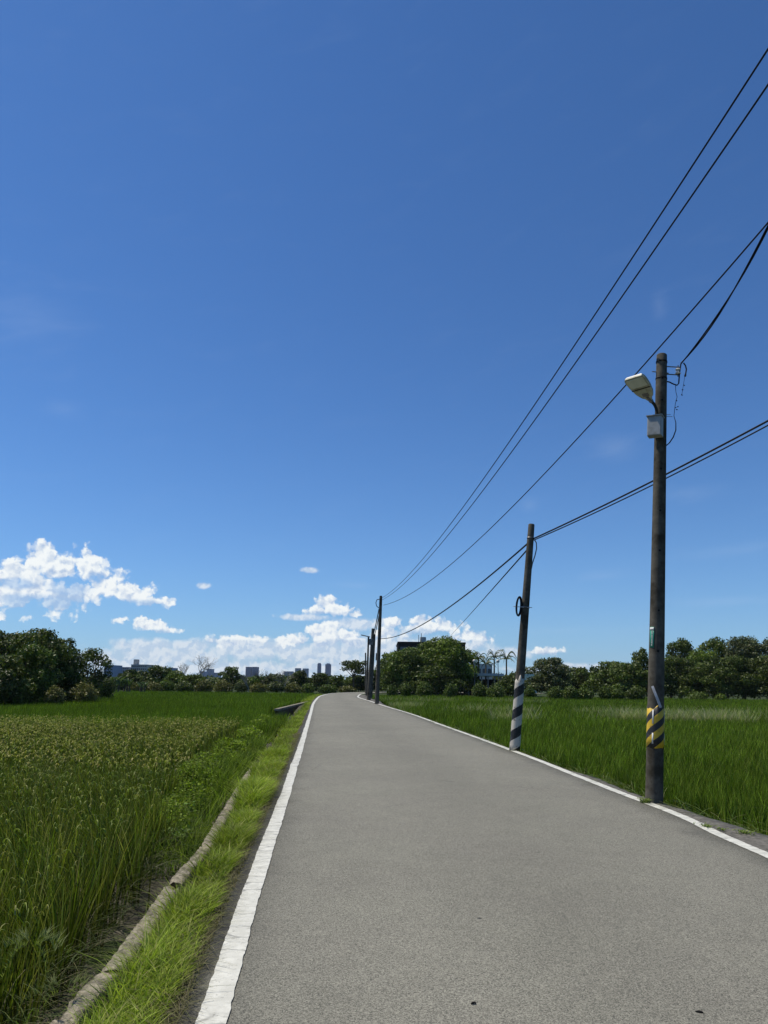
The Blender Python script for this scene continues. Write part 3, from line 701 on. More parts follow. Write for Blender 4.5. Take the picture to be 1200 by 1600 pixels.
# ------------------------------------------------------------------ trees
def crown_pts(clumps, leaves_per_area, size, cols, core=True):
    A = Acc()
    for (c, r, tn) in clumps:
        r = np.array(r); area = 4 * math.pi * (r.prod()) ** (2 / 3)
        n = int(area * leaves_per_area)
        u = rng.normal(0, 1, (n, 3)); u /= np.linalg.norm(u, axis=1)[:, None]
        k = (u[:, 2] > -.75); u = u[k]; n = len(u)
        bumps = .86 + .28 * (np.sin(u[:, 0] * 5 + c[0]) * np.sin(u[:, 1] * 5 + c[1]) * .5 + np.sin(u[:, 2] * 7 + c[2]) * .25)
        rad = bumps * (1 - .42 * rng.uniform(0, 1, n) ** 1.6) + rng.normal(0, .04, n) + (rng.uniform(0, 1, n) > .93) * rng.uniform(.05, .28, n)
        P = np.array(c) + u * r * rad[:, None]; P[:, 2] = np.maximum(P[:, 2], ZG + .02)
        col = pick(n, cols) * np.array([1.38, 1.28, 1.05]) * (tn * rng.uniform(.6, 1.35, n))[:, None]
        A.add(*leafcloud(P, size * rng.uniform(.6, 1.4, n), col, .75, u))
    return A
def limb(mb, a, b, r0, r1, wob=.12, n=6):
    a, b = Vector(a), Vector(b); L = (b - a).length; pts = []
    o = Vector((random.uniform(-1, 1), random.uniform(-1, 1), random.uniform(-.3, .3))) * wob * L
    for i in range(n):
        t = i / (n - 1); pts.append(a.lerp(b, t) + o * math.sin(t * math.pi) + Vector((random.uniform(-1, 1), random.uniform(-1, 1), 0)) * wob * L * .15)
    pts[0] = a; pts[-1] = b
    mb.tube(pts, [r0 + (r1 - r0) * i / (n - 1) for i in range(n)], 7); return pts
DK = [(.042, .066, .012), (.058, .084, .018), (.032, .054, .012), (.080, .105, .028)]
MD = [(.055, .090, .016), (.075, .115, .022), (.044, .072, .014), (.10, .135, .034)]
LG = [(.085, .130, .020), (.12, .165, .030), (.062, .10, .018)]
GY = [(.070, .090, .038), (.10, .12, .060), (.048, .066, .026)]
OL = [(.10, .11, .034), (.14, .14, .050), (.070, .080, .026)]
def tree(name, label, px, topy, wpx, Y, cols=DK, nclump=16, leaf=None, cat='tree', crown_lo=.18, group=None, basex=None, shape='round', dens=None, holes=0.0):
    bx = at(basex if basex is not None else px, 1080, Y).x
    top = at(px, topy, Y); W_ = wpx / FPX * Y * .97; H = top.z - ZG
    root = empty(name, (bx, Y, ZG), label, cat, group)
    cxx = top.x; clumps = []
    zlo = ZG + H * crown_lo; cz = (top.z + zlo) / 2; rz = (top.z - zlo) / 2; rx = W_ / 2 * 1.22; ry = min(rx, rz * 1.3) * .9
    leaf = leaf or max(.16, Y * .0028)
    if dens is None: dens = 3.4 / (leaf * leaf)
    s = max(.30, 1.35 / math.sqrt(nclump))
    for i in range(nclump):
        # clumps sit spread over the outline of the crown; widest part at a third of its height
        g = (i + .5) / nclump; th_ = i * 2.39996 + random.uniform(-.4, .4); uz = 1 - 1.75 * g + random.uniform(-.12, .12); uz = max(-1, min(.95, uz))
        rad_ = math.sqrt(max(0, 1 - max(0, uz) ** 2)) * random.uniform(.55, 1.0)
        if shape == 'cone': rad_ = (1 - (uz * .5 + .5)) * .8
        if shape == 'umbrella': uz = random.uniform(-.3, .9); rad_ = random.uniform(.3, 1.0)
        q = random.uniform(.75, 1.25) * s
        rr = (rx * q, ry * q, rz * q * random.uniform(.7, .95))
        k = max(.1, 1 - q * .66)
        c = (cxx + math.cos(th_) * rad_ * rx * k, Y + math.sin(th_) * rad_ * ry * k, cz + uz * rz * k)
        clumps.append((c, rr, random.uniform(.65, 1.35)))
    clumps.append(((cxx + rx * random.uniform(-.2, .2), Y, top.z - rz * s * .8), (rx * s, ry * s, rz * s * .8), 1.1))
    if holes == 0 and shape == 'round':
        clumps.append(((cxx, Y, cz - rz * .12), (rx * .72, ry * .72, rz * .72), .8))
        clumps.append(((cxx, Y, cz - rz * .45), (rx * .90, ry * .85, rz * .52), .8))
    crown_pts(clumps, dens * (.8 if holes == 0 else .55), leaf, cols).build_part('crown', M['leaf'], root)
    mb = MB(); tr = max(.06, H * .028)
    fork = Vector((bx * .6 + cxx * .4, Y, ZG + H * max(.25, crown_lo + .12)))
    limb(mb, (bx, Y, ZG - .1), fork, tr * 1.25, tr * .8, .05)
    for c, rr, _ in clumps[:6 if nclump < 12 else 10]:
        limb(mb, fork, c, tr * .55, tr * .12, .10)
    mb.build('trunk', M['bark'], root, smooth=True)
    return root
def _bp(s, name, m, parent):
    return link(name, np_mesh(name, np.concatenate(s.V), np.concatenate(s.F), np.concatenate(s.C)), m, parent)
Acc.build_part = _bp
def shrub(label, px, topy, wpx, Y, cols=MD, name='shrub', group=None, leaf=None, n=7, basew=1.0, cat='shrub'):
    top = at(px, topy, Y); W_ = wpx / FPX * Y; H = top.z - ZG; leaf = leaf or max(.12, Y * .0022)
    clumps = []
    for i in range(n):
        a = random.uniform(0, 6.28); q = random.uniform(.36, .52)
        k = random.uniform(0, 1) ** .5 * (.5 - q * .5) * 1.9
        clumps.append(((top.x + math.cos(a) * W_ * .5 * k, Y + math.sin(a) * W_ * .35 * k, ZG + H * random.uniform(.3, .62)), (W_ * q * .62, W_ * q * .5, H * random.uniform(.30, .40)), random.uniform(.75, 1.25)))
    clumps.append(((top.x, Y, ZG + H * .52), (W_ * .42, W_ * .36, H * .47), 1))
    A = crown_pts(clumps, 1.7 / (leaf * leaf), leaf, cols)
    o = link(name, np_mesh(name, np.concatenate(A.V), np.concatenate(A.F), np.concatenate(A.C)), M['leaf'])
    return tag(o, label, cat, group)
def bare_tree(label, px, topy, wpx, Y, name='bare_tree', depth=5, m='greybark', r=None, seed=1, lowtop=.35, basey=None):
    rnd = random.Random(seed); top = at(px, topy, Y); H = top.z - ZG; W_ = wpx / FPX * Y
    root = empty(name, (top.x, Y, ZG), label, 'tree'); tm = MB(); bmB = MB(); r = r or max(H * .022, Y * .0006)
    def grow(p, d, L, r_, lev):
        q = p + d * L; mid = p.lerp(q, .5) + Vector((rnd.uniform(-1, 1), rnd.uniform(-1, 1), rnd.uniform(-1, 1))) * L * .08
        (tm if lev == 0 else bmB).tube([p, mid, q], [r_, r_ * .85, r_ * .7], 5 if lev < 3 else 3, cap=False)
        if lev >= depth: return
        for k in range(3 if lev < 3 else 2):
            nd = (d + Vector((rnd.uniform(-1, 1) * W_ / H * 1.3, rnd.uniform(-1, 1) * .6, rnd.uniform(-.15, .55)))).normalized()
            grow(q, nd, L * rnd.uniform(.62, .82), r_ * .68, lev + 1)
    grow(Vector((top.x, Y, ZG)), Vector((0.03, 0, 1)).normalized(), H * lowtop, r, 0)
    zs = [v[2] for v in bmB.v]; xs = [v[0] for v in bmB.v]; f = (top.z - (ZG + H * lowtop)) / max(.1, (max(zs) - (ZG + H * lowtop)))
    fx = W_ / max(.1, (max(xs) - min(xs)))
    def fix(mb): mb.v = [(top.x + (v[0] - top.x) * (fx if v[2] > ZG + H * lowtop else 1), v[1], v[2] if v[2] <= ZG + H * lowtop else ZG + H * lowtop + (v[2] - ZG - H * lowtop) * f) for v in mb.v]
    fix(bmB); tm.build('trunk', M[m], root, smooth=True); bmB.build('branches', M[m], root, smooth=True)
    return root
def palm(label, px, topy, wpx, Y, cols=MD, nf=15, name='palm_tree'):
    top = at(px, topy, Y); H = top.z - ZG; W_ = wpx / FPX * Y; root = empty(name, (top.x, Y, ZG), label, 'palm', 'palms by the pavilion' if Y > 100 else None)
    hub = Vector((top.x, Y, top.z - W_ * .26)); mb = MB(); mb.tube([(top.x + .1, Y, ZG), (top.x - .05, Y, ZG + H * .5), hub], [.17, .12, .09], 8); mb.build('trunk', M['bark'], root, smooth=True)
    A = Acc()
    for k in range(nf):
        a = k * 2.4 + random.uniform(-.2, .2); L = W_ * .66 * random.uniform(.8, 1.1); up = random.choice((.1, .5, .9, 1.6, 2.2)) * random.uniform(.8, 1.2)
        n = 34; t = np.linspace(.05, 1, n); x = hub.x + math.cos(a) * L * t; yv = hub.y + math.sin(a) * L * t
        z = hub.z + up * L * t - (up * .75 + .45) * L * t ** 2.4
        for sgn in (-1, 1):
            P = np.stack([x, yv, z], 1); la = np.full(n, a + sgn * 1.1); c = pick(n, cols) * random.uniform(.8, 1.2)
            V_, F_, C_ = blades(P, -.10 * W_ * (1 - .6 * t), np.full(n, .022 * W_), -np.full(n, 1.1), la, 2, c, c, facing=np.full(n, a)); A.add(V_, F_, C_)
    A.build_part('fronds', M['leaf'], root); return root

TR = 'trees at the edge of the right paddy'; TL = 'trees at the left edge of the far paddy'
# left wood
tree('broadleaf_tree', 'tall dark broadleaf tree at the left frame edge, top of the left thicket', -18, 979, 130, 47, DK, 26, group=TL, crown_lo=.05)
tree('broadleaf_tree', 'rounded dark tree whose crown makes the left thicket highest point', 58, 979, 124, 48, DK, 24, group=TL, crown_lo=.05)
tree('broadleaf_tree', 'lighter green leafy tree low in front of the left thicket', 52, 1006, 74, 43, MD, 18, group=TL, crown_lo=.04)
tree('broadleaf_tree', 'dark bushy tree on the right shoulder of the left thicket', 100, 994, 64, 50, DK, 18, group=TL, crown_lo=.05)
tree('broadleaf_tree', 'slender open tree with twin leaf heads ending the left thicket', 147, 1011, 58, 53, DK, 14, group=TL, crown_lo=.12, holes=1)
tree('broadleaf_tree', 'low dark tree under the left thicket nearest the paddy', 5, 1022, 96, 41, DK, 14, group=TL, crown_lo=.0)
tree('broadleaf_tree', 'small dark tree in front of the slender open tree at left', 112, 1030, 46, 48, DK, 12, group=TL, crown_lo=.0)
shrub('bright grassy bush on the bank right of the left thicket', 133, 1062, 50, 47, OL, n=7)
shrub('olive scrub at the foot of the left thicket', 88, 1068, 40, 42, OL, n=6)
shrub('dark scrub under the slender open tree at left', 165, 1052, 46, 58, DK, n=7)
# plantain clump and belt behind the far-left paddy (about 95-130 m)
def banana(label, px, topy, wpx, Y):
    top = at(px, topy, Y); H = top.z - ZG; W_ = wpx / FPX * Y; root = empty('banana_plant', (top.x, Y, ZG), label, 'banana plant', 'banana plants behind the left paddy'); mb = MB()
    for k in range(3):
        x = top.x + (k - 1) * W_ * .22; mb.tube([(x, Y, ZG), (x + random.uniform(-.1, .1), Y, ZG + H * .6)], [.13, .08], 6)
    mb.build('stem', M['bark'], root); A = Acc(); n = 20
    P = np.stack([top.x + (rng.integers(0, 3, n) - 1) * W_ * .22, np.full(n, Y) + rng.uniform(-.3, .3, n), np.full(n, ZG + H * .5) + rng.uniform(0, .1 * H, n)], 1)
    c = pick(n, [(.09, .14, .05), (.12, .16, .07), (.06, .10, .03)])
    A.add(*blades(P, H * rng.uniform(.35, .52, n), H * .10 * rng.uniform(.7, 1.3, n), rng.uniform(.3, 1.2, n), rng.uniform(0, 6.28, n), 6, c, c, droop=.3)); A.build_part('leaves', M['leaf'], root)
banana('broad leaved banana plant beside the dark scrub left', 182, 1052, 24, 80)
banana('banana plant with split pale leaves behind the far left paddy', 200, 1056, 22, 82)
banana('small banana plant standing right of the two others', 224, 1062, 18, 84)
B = 'trees behind the far left paddy'
tree('broadleaf_tree', 'dark green tree below the long pale apartment block', 203, 1046, 46, 105, DK, 16, group=B, crown_lo=.0)
tree('broadleaf_tree', 'wide dark tree right of the apartment block roof tower', 246, 1039, 56, 108, DK, 14, group=B, crown_lo=.0)
tree('broadleaf_tree', 'olive tree left of the large bare tree', 275, 1047, 40, 104, MD, 12, group=B, crown_lo=.0)
tree('broadleaf_tree', 'dark round bush tree under the large bare tree', 300, 1052, 46, 100, DK, 14, group=B, crown_lo=.0)
tree('broadleaf_tree', 'dome shaped very dark tree standing alone before the far city', 362, 1041, 36, 125, DK, 14, group=B, crown_lo=.15)
tree('broadleaf_tree', 'mixed green tree right of the dome shaped dark tree', 395, 1055, 44, 120, MD, 10, group=B, crown_lo=.0)
tree('broadleaf_tree', 'thin greyish tree among bare branches before the city', 430, 1052, 40, 118, GY, 10, group=B, crown_lo=.0)
tree('broadleaf_tree', 'dark tree left of the two far towers', 468, 1047, 36, 122, DK, 12, group=B, crown_lo=.0)
tree('broadleaf_tree', 'dark rounded tree just below the two far towers', 500, 1051, 44, 124, DK, 12, group=B, crown_lo=.0)
tree('broadleaf_tree', 'low dark tree between the towers and the flat topped tree', 525, 1056, 30, 126, DK, 10, group=B, crown_lo=.0)
tree('flat_topped_tree', 'flat topped open tree with visible branches left of the pole row', 552, 1030, 38, 128, DK, 15, crown_lo=.35, shape='umbrella', group=B, holes=1, leaf=.3)
tree('broadleaf_tree', 'dark undergrowth tree under the flat topped tree', 560, 1055, 40, 130, DK, 10, group=B, crown_lo=.0)
tree('broadleaf_tree', 'low tree right behind the row of far poles', 590, 1046, 40, 132, DK, 12, group=B, crown_lo=.0)
bare_tree('large pale bare tree rising above the left tree belt', 308, 1023, 38, 102, seed=5, depth=6, lowtop=.40)
bare_tree('small dark bare tree left of the large bare tree', 285, 1034, 18, 106, seed=9, depth=5, m='bark')
bare_tree('bare thin tree right of the dome shaped tree', 412, 1045, 30, 112, seed=3, depth=5, m='bark')
bare_tree('bleached dead tree with broken limbs above the paddy edge', 389, 1054, 18, 90, seed=12, depth=4, name='dead_tree')
bare_tree('greyish bare tree left of the dark tree by the towers', 446, 1046, 34, 113, seed=21, depth=6, m='greybark')
for i, (px, ty, w, Y, c, lab) in enumerate([
    (212, 1066, 30, 92, OL, 'olive scrub behind the banana plants at the paddy edge'), (238, 1064, 34, 91, OL, 'yellowish scrub below the wide dark tree'),
    (262, 1062, 34, 93, MD, 'green scrub below the olive tree'), (290, 1064, 34, 90, DK, 'dark scrub below the large bare tree'),
    (322, 1061, 36, 92, OL, 'light scrub mound right of the large bare tree'), (350, 1060, 34, 95, OL, 'grassy scrub below the dome shaped dark tree'),
    (378, 1062, 30, 93, GY, 'greyish scrub left of the bleached dead tree'), (404, 1064, 34, 94, (OL), 'brownish scrub right of the bleached dead tree'),
    (432, 1063, 34, 96, GY, 'dry scrub below the greyish bare tree'), (458, 1066, 30, 97, OL, 'low scrub left of the road bend'),
    (482, 1065, 30, 98, MD, 'green scrub where the road bends behind the left paddy'), (512, 1068, 36, 108, MD, 'low scrub in front of the trees beyond the road bend'),
    (542, 1070, 34, 118, OL, 'olive scrub at the end of the road left of the poles')]):
    shrub(lab, px, ty, w, Y, c, group='scrub along the far edge of the left paddy', n=7)
# centre and right
tree('broadleaf_tree', 'big spreading tree with the highest crown in front of the dark building', 690, 994, 92, 96, LG, 34, crown_lo=.05, group=TR)
tree('broadleaf_tree', 'broad leafy tree filling the left half of the dark building front', 636, 1010, 84, 95, MD, 30, crown_lo=.03, group=TR)
tree('broadleaf_tree', 'ragged bright treetop poking up left of the big spreading crown', 666, 1003, 34, 96, LG, 10, crown_lo=.3, group=TR, holes=1)
tree('broadleaf_tree', 'ragged bright treetop poking up right of the big spreading crown', 706, 999, 30, 96, LG, 9, crown_lo=.35, group=TR, holes=1)
tree('broadleaf_tree', 'thin leafy tree leaning out at the left of the dark building front', 612, 1026, 34, 93, MD, 10, crown_lo=.1, group=TR, holes=1)
tree('broadleaf_tree', 'leafy tree right of the big spreading tree beside the palms', 726, 1013, 44, 97, MD, 18, crown_lo=.05, group=TR)
tree('broadleaf_tree', 'dark tree behind the tallest middle pole foot', 607, 1018, 36, 104, MD, 16, crown_lo=.0, group=TR)
tree('broadleaf_tree', 'shadowy low tree under the big spreading tree', 675, 1040, 110, 92, DK, 20, crown_lo=.0, group=TR)
palm('leftmost palm partly hidden by the leafy tree beside the pavilion', 748, 1022, 22, 98, DK)
palm('short palm rising behind the leafy tree left of the other palms', 737, 1019, 24, 99, DK)
palm('low bushy palm between the leftmost and middle palms', 759, 1030, 24, 100, DK)
palm('middle palm directly left of the white globe lamp', 772, 1021, 20, 104, DK)
palm('right palm with drooping fronds standing nearest the leaning pole', 791, 1021, 26, 102, DK)
tree('broadleaf_tree', 'low dark tree under the right palm behind the hedge', 800, 1050, 40, 92, DK, 12, crown_lo=.0, group=TR)
tree('broadleaf_tree', 'glossy dark round tree right of the leaning pole', 858, 1025, 64, 95, GY, 22, crown_lo=.06, group=TR)
tree('broadleaf_tree', 'smooth low crowned tree between the round tree and the conifer', 903, 1042, 54, 112, DK, 14, crown_lo=.0, group=TR)
tree('conifer', 'tiny dark conifer tip above the right tree line', 926, 1038, 14, 116, DK, 7, crown_lo=.2, shape='cone', group=TR, cat='conifer')
tree('broadleaf_tree', 'wide green tree left of the striped near pole', 952, 1032, 66, 104, MD, 24, crown_lo=.03, group=TR)
tree('broadleaf_tree', 'tall narrow tree just left of the striped near pole', 1000, 1011, 36, 106, DK, 18, crown_lo=.03, group=TR)
tree('broadleaf_tree', 'low green tree at the foot of the tall narrow tree', 982, 1034, 74, 98, MD, 16, crown_lo=.0, group=TR)
tree('broadleaf_tree', 'tall dark tree directly right of the striped near pole', 1062, 998, 60, 108, DK, 24, crown_lo=.03, group=TR)
tree('broadleaf_tree', 'light green tree with a bright patch right of the near pole', 1094, 1014, 58, 100, LG, 20, crown_lo=.03, group=TR)
tree('broadleaf_tree', 'tall leafy tree with pale top left of the frame edge trees', 1116, 996, 62, 104, MD, 22, crown_lo=.03, group=TR)
tree('broadleaf_tree', 'large greyish green tree second from the right frame edge', 1160, 993, 70, 100, GY, 28, crown_lo=.03, group=TR)
tree('broadleaf_tree', 'large tree cut by the right frame edge', 1212, 995, 80, 99, GY, 28, crown_lo=.03, group=TR)
tree('broadleaf_tree', 'dark low tree below the large greyish green tree', 1135, 1024, 100, 93, DK, 18, crown_lo=.0, group=TR)
tree('broadleaf_tree', 'dark low tree in the bottom right corner of the tree line', 1200, 1022, 100, 92, DK, 18, crown_lo=.0, group=TR)
tree('broadleaf_tree', 'dark low tree right behind the striped near pole', 1048, 1024, 84, 96, DK, 16, crown_lo=.0, group=TR)
HG = 'bushes along the back of the right paddy'
for (px, ty, w, Y, c, lab) in [
    (612, 1068, 22, 84, MD, 'small bush between the pole row and the round bushes'),
    (634, 1064, 26, 80, MD, 'round bush, leftmost below the broad leafy tree'), (663, 1064, 30, 79, MD, 'round bush with a lit top, second from the pole row'),
    (704, 1066, 26, 79, MD, 'separate ball shaped bush below the big spreading tree'), (750, 1063, 32, 80, MD, 'left half of the wide clipped bush before the pavilion'),
    (776, 1064, 34, 79, MD, 'right half of the wide clipped bush before the pavilion'), (828, 1069, 22, 80, MD, 'bush just right of the leaning black and white pole'),
    (868, 1070, 28, 76, MD, 'clipped hedge bush under the glossy round tree'), (890, 1070, 30, 76, MD, 'clipped hedge bush, second right of the glossy round tree'),
    (914, 1071, 28, 76, MD, 'hedge bush left of the gap in the right hedge'), (944, 1072, 28, 77, MD, 'hedge bush right of the gap below the conifer'),
    (966, 1073, 24, 77, MD, 'narrow hedge bush below the wide green tree'), (990, 1072, 34, 76, DK, 'dark hedge bush touching the near pole on its left'),
    (1090, 1078, 40, 82, MD, 'low bright bush right of the near pole under the dark trees'), (1125, 1082, 24, 80, LG, 'small pale bush at the paddy edge near the right trees')]:
    shrub(lab, px, ty, w, Y, c, group=HG, n=8)

def wood(label, x0, x1, ty0, ty1, Y, cols, n=60):
    cl = []
    for i in range(n):
        px = x0 + (x1 - x0) * (i + random.uniform(-.3, .3)) / n; ty = random.uniform(ty0, ty1); t_ = at(px, ty, Y + random.uniform(-6, 6)); H = t_.z - ZG
        cl.append(((t_.x, t_.y, ZG + H * .5), (random.uniform(2.5, 4.5), 3, H * .52), random.uniform(.7, 1.3)))
    A = crown_pts(cl, 9, .5, cols); o = link('distant_wood', np_mesh('distant_wood', np.concatenate(A.V), np.concatenate(A.F), np.concatenate(A.C)), M['leaf'])
    tag(o, label, 'wood', kind='stuff')
wood('dense far wood closing the view behind the left tree belt', -80, 600, 1054, 1062, 150, DK, 70)
wood('dense far wood closing the view behind the right tree line', 590, 1330, 1044, 1060, 150, DK, 80)

# ------------------------------------------------------------------ buildings
M['darkwall'] = mat('dark_cladding', (0.018, 0.018, 0.019), 0.8, 0.2, 1)
M['glass'] = mat('window_glass', (0.03, 0.045, 0.06), 0.15, 0.1, 1, spec=0.6)
M['whitewall'] = mat('white_wall', (0.50, 0.52, 0.50), 0.8, 0.12, .4)
M['greenroof'] = mat('pale_green_roof', (0.45, 0.60, 0.54), 0.6, 0.12, 1)
M['beige'] = mat('beige_wall', (0.40, 0.39, 0.36), 0.9, 0.12, .2)
M['hazeblue'] = mat('haze_blue_wall', (0.10, 0.16, 0.28), 0.8, 0.12, .05)  # distance haze painted into the wall colour as blue
M['city'] = mat('hazed_city_wall', (0.22, 0.28, 0.38), 0.8, 0.12, .05)  # bluish tint of distant haze is part of this wall colour
def building(label, x0, x1, topy, Y, depth, wall, name='building', floors=4, cols=4, roof='flat', extra=None, group=None, basez=ZG):
    if Y > 300: topy += 2.0 if Y < 700 else 1.2; x1 = x1 - (x1 - x0) * .12
    a = at(x0, topy, Y); b = at(x1, topy, Y); zt = (a.z + b.z) / 2; cx = (a.x + b.x) / 2; w = abs(b.x - a.x); H = zt - basez
    root = empty(name, (cx, Y + depth / 2, basez), label, 'building', group)
    mb = MB(); mb.box((cx, Y + depth / 2, basez + H / 2), (w, depth, H)); mb.build('wall', M[wall], root)
    mb = MB(); t = max(.3, H * .012); mb.box((cx, Y + depth / 2, zt + t / 2 + .003), (w * 1.015, depth * 1.015, t)); mb.build('roof', M[wall], root)
    fh = H / floors; cw_ = w / cols
    for k in range(floors):
        for c in range(cols):
            mb = MB(); mb.box((cx - w / 2 + (c + .5) * cw_, Y - .04, basez + (k + .55) * fh), (cw_ * .62, .16, fh * .5)); mb.build('window', M['glass'], root)
    if extra: extra(root, cx, w, zt, Y, depth)
    return root
def bx1(root, cx, w, zt, Y, depth):
    # water tank on a stand and masts on the roof
    xx = at(663, 1000, Y).x; tk = MB(); tk.tube([(xx, Y + 4, zt + .45), (xx, Y + 4, zt + 1.3)], .52, 20); o = tk.build('water_tank', M['whitewall'], root, smooth=True)
    rb = MB()
    for k in range(4): rb.tube([(xx, Y + 4, zt + .5 + k * .22), (xx, Y + 4, zt + .56 + k * .22)], .55, 20)
    rb.build('rib', M['beige'], o)
    fr = MB()
    for a, b in ((-.4, -.4), (.4, -.4), (-.4, .4), (.4, .4)): fr.tube([(xx + a, Y + 4 + b, zt), (xx + a, Y + 4 + b, zt + .45)], .06, 6)
    fr.box((xx, Y + 4, zt + .40), (1.0, 1.0, .1))
    fr.build('tank_stand', M['steel'], root)
    for px, hh in ((655.5, 1.6), (660, 1.9), (700, .9)):
        m_ = MB(); x_ = at(px, 1000, Y).x; m_.tube([(x_, Y + 3, zt), (x_, Y + 3, zt + hh)], .05, 6); m_.build('antenna', M['steel'], root)
building('dark flat roofed building behind the big spreading tree', 622, 727, 1006, 118, 12, 'darkwall', floors=3, cols=6, extra=bx1)
def pav(root, cx, w, zt, Y, depth):
    mb = MB(); mb.box((cx, Y + depth / 2 - 1, zt + .02), (w * 1.1, depth + 3, .22)); mb.build('canopy', M['greenroof'], root)
a = at(728, 1053, 98); b = at(786, 1053, 98); cx = (a.x + b.x) / 2; w = b.x - a.x
root = empty('pavilion', (cx, 100, ZG), 'low pavilion with pale green roof and white fascia between hedge and palms', 'pavilion')
mb = MB(); mb.box((cx, 100, a.z - .12), (w, 5, .26)); mb.build('roof', M['greenroof'], root)
mb = MB(); mb.box((cx, 97.45, a.z - .06), (w * 1.01, .08, .30)); mb.build('fascia', M['whitewall'], root)
for k in range(6):
    x_ = a.x + .3 + (w - .6) * k / 5; mb = MB(); mb.box((x_, 97.8, (a.z + ZG) / 2 - .15), (.16, .16, a.z - ZG - .3)); mb.build('post', M['steel'], root)
mb = MB(); mb.box((cx, 102, (a.z + ZG) / 2 - .3), (w * .94, .2, a.z - ZG - .7)); mb.build('wall', M['darkwall'], root)
def mullion(root, cx, w, zt, Y, depth): pass
building('small pale house with dark windows above the pavilion roof', 736, 769, 1040, 112, 6, 'whitewall', name='house', floors=2, cols=4)
a = at(735, 1040, 108)
a = at(806, 1056, 120); b = at(838, 1056, 120)
building('pale blue roofed shed half hidden behind the leaning pole', 808, 838, 1056, 116, 6, 'greenroof', name='shed', floors=1, cols=3)
# far buildings
def roof_tower(root, cx, w, zt, Y, depth):
    x_ = at(209, 1030, Y).x; z_ = at(209, 1030, Y).z; mb = MB(); mb.box((x_, Y + 5, (z_ + zt) / 2), (2.0, 4, z_ - zt)); mb.build('roof_tower', M['beige'], root)
building('narrow grey apartment block beside the left thicket', 163, 179, 1038, 400, 14, 'city', floors=6, cols=3, name='apartment_block', extra=None)
building('grey apartment block left of the roof tower', 183, 204, 1041, 430, 14, 'city', floors=6, cols=6, name='apartment_block')
building('long pale apartment block with a roof tower above the left tree belt', 205, 233, 1037, 420, 14, 'beige', floors=6, cols=8, name='apartment_block', extra=roof_tower)
building('low grey block just left of the small bare tree', 259, 271, 1042, 600, 16, 'city', floors=6, cols=4, name='apartment_block')
CG = 'far city blocks on the horizon'
for (x0, x1, ty, Y, wl, lab, fl, co) in [
    (312, 321, 1048, 1500, 'city', 'far grey city block, leftmost right of the large bare tree', 10, 4), (323, 332, 1044, 1600, 'city', 'far pale city block with the taller top between two lower ones', 12, 4),
    (334, 343, 1050, 1500, 'city', 'far low city block left of the dome shaped tree', 8, 4), (384, 393, 1041, 1700, 'hazeblue', 'left one of the paired blue grey blocks right of the dome shaped tree', 14, 4),
    (394.5, 403, 1041, 1700, 'hazeblue', 'right one of the paired blue grey blocks right of the dome shaped tree', 14, 4), (443, 459, 1048, 1500, 'city', 'wide low far block behind the greyish bare tree', 8, 6),
    (461, 470, 1043, 1650, 'city', 'far block left of the dark tree by the towers', 12, 4), (473, 482, 1043.5, 1650, 'city', 'far flat block directly above the dark tree left of the towers', 12, 4)]:
    building(lab, x0, x1, ty, Y, 25, wl, floors=fl, cols=co, name='city_block', group=CG)
def crown_box(f):
    def g_(root, cx, w, zt, Y, depth):
        mb = MB(); mb.box((cx, Y + depth / 2, zt + 1.6), (w * f, depth * f, 3)); mb.build('penthouse', M['hazeblue'], root)
    return g_
building('slim blue grey tower, left of the pair on the horizon', 496, 502.2, 1036.5, 2000, 16, 'hazeblue', floors=20, cols=3, name='tower', extra=crown_box(.7))
building('broader blue grey twin tower, right of the pair on the horizon', 508.3, 518, 1037, 2000, 20, 'hazeblue', floors=20, cols=4, name='tower', extra=crown_box(.6))

# globe lamps by the pavilion
for (px, lab) in ((741, 'white globe lamp on a dark post left of the middle palm'), (778, 'white globe lamp on a dark post between the two right palms')):
    t_ = at(px, 1033, 94); root = empty('globe_lamp', (t_.x, 94, ZG), lab, 'lamp post', 'globe lamps by the pavilion')
    mb = MB(); mb.tube([(t_.x, 94, ZG), (t_.x, 94, t_.z - .15)], [.07, .045], 8); mb.build('post', M['steel'], root)
    bm = bmesh.new(); bmesh.ops.create_uvsphere(bm, u_segments=16, v_segments=10, radius=.22)
    for v in bm.verts: v.co += Vector((t_.x, 94, t_.z))
    me = bpy.data.meshes.new('globe'); bm.to_mesh(me); bm.free(); link('globe', me, M['ceramic'], root, smooth=True)

# ------------------------------------------------------------------ utility poles
def stripes(name, ca, cb, pitch, hand, dirt, phase=0.0, starts=1):
    m = bpy.data.materials.new(name); m.use_nodes = True; t = m.node_tree; X.nt = t
    b = t.nodes['Principled BSDF']; b.inputs['Roughness'].default_value = .6
    tcn = t.nodes.new('ShaderNodeTexCoord'); s_ = t.nodes.new('ShaderNodeSeparateXYZ'); t.links.new(tcn.outputs['Object'], s_.inputs[0])
    x_, y_, z_ = (X(s_.outputs[i]) for i in range(3))
    th = X.m('ARCTAN2', y_, x_) * (hand * starts / (2 * math.pi))
    ph = X.m('FRACT', z_ / pitch + th + 10.0 + phase)
    nn = noise(tcn.outputs['Object'], 14, 6, .7)
    msk = sstep(ph + (noise(tcn.outputs['Object'], 30, 3, .6) - .5) * .03, .485, .515) * (1.0 - sstep(ph, .985, 1.0))
    c = mixc(msk, ca, cb)
    c = mixc(sstep(nn, .56, .66) * dirt, c, (.055, .05, .04))
    t.links.new(c, b.inputs['Base Color'])
    return m
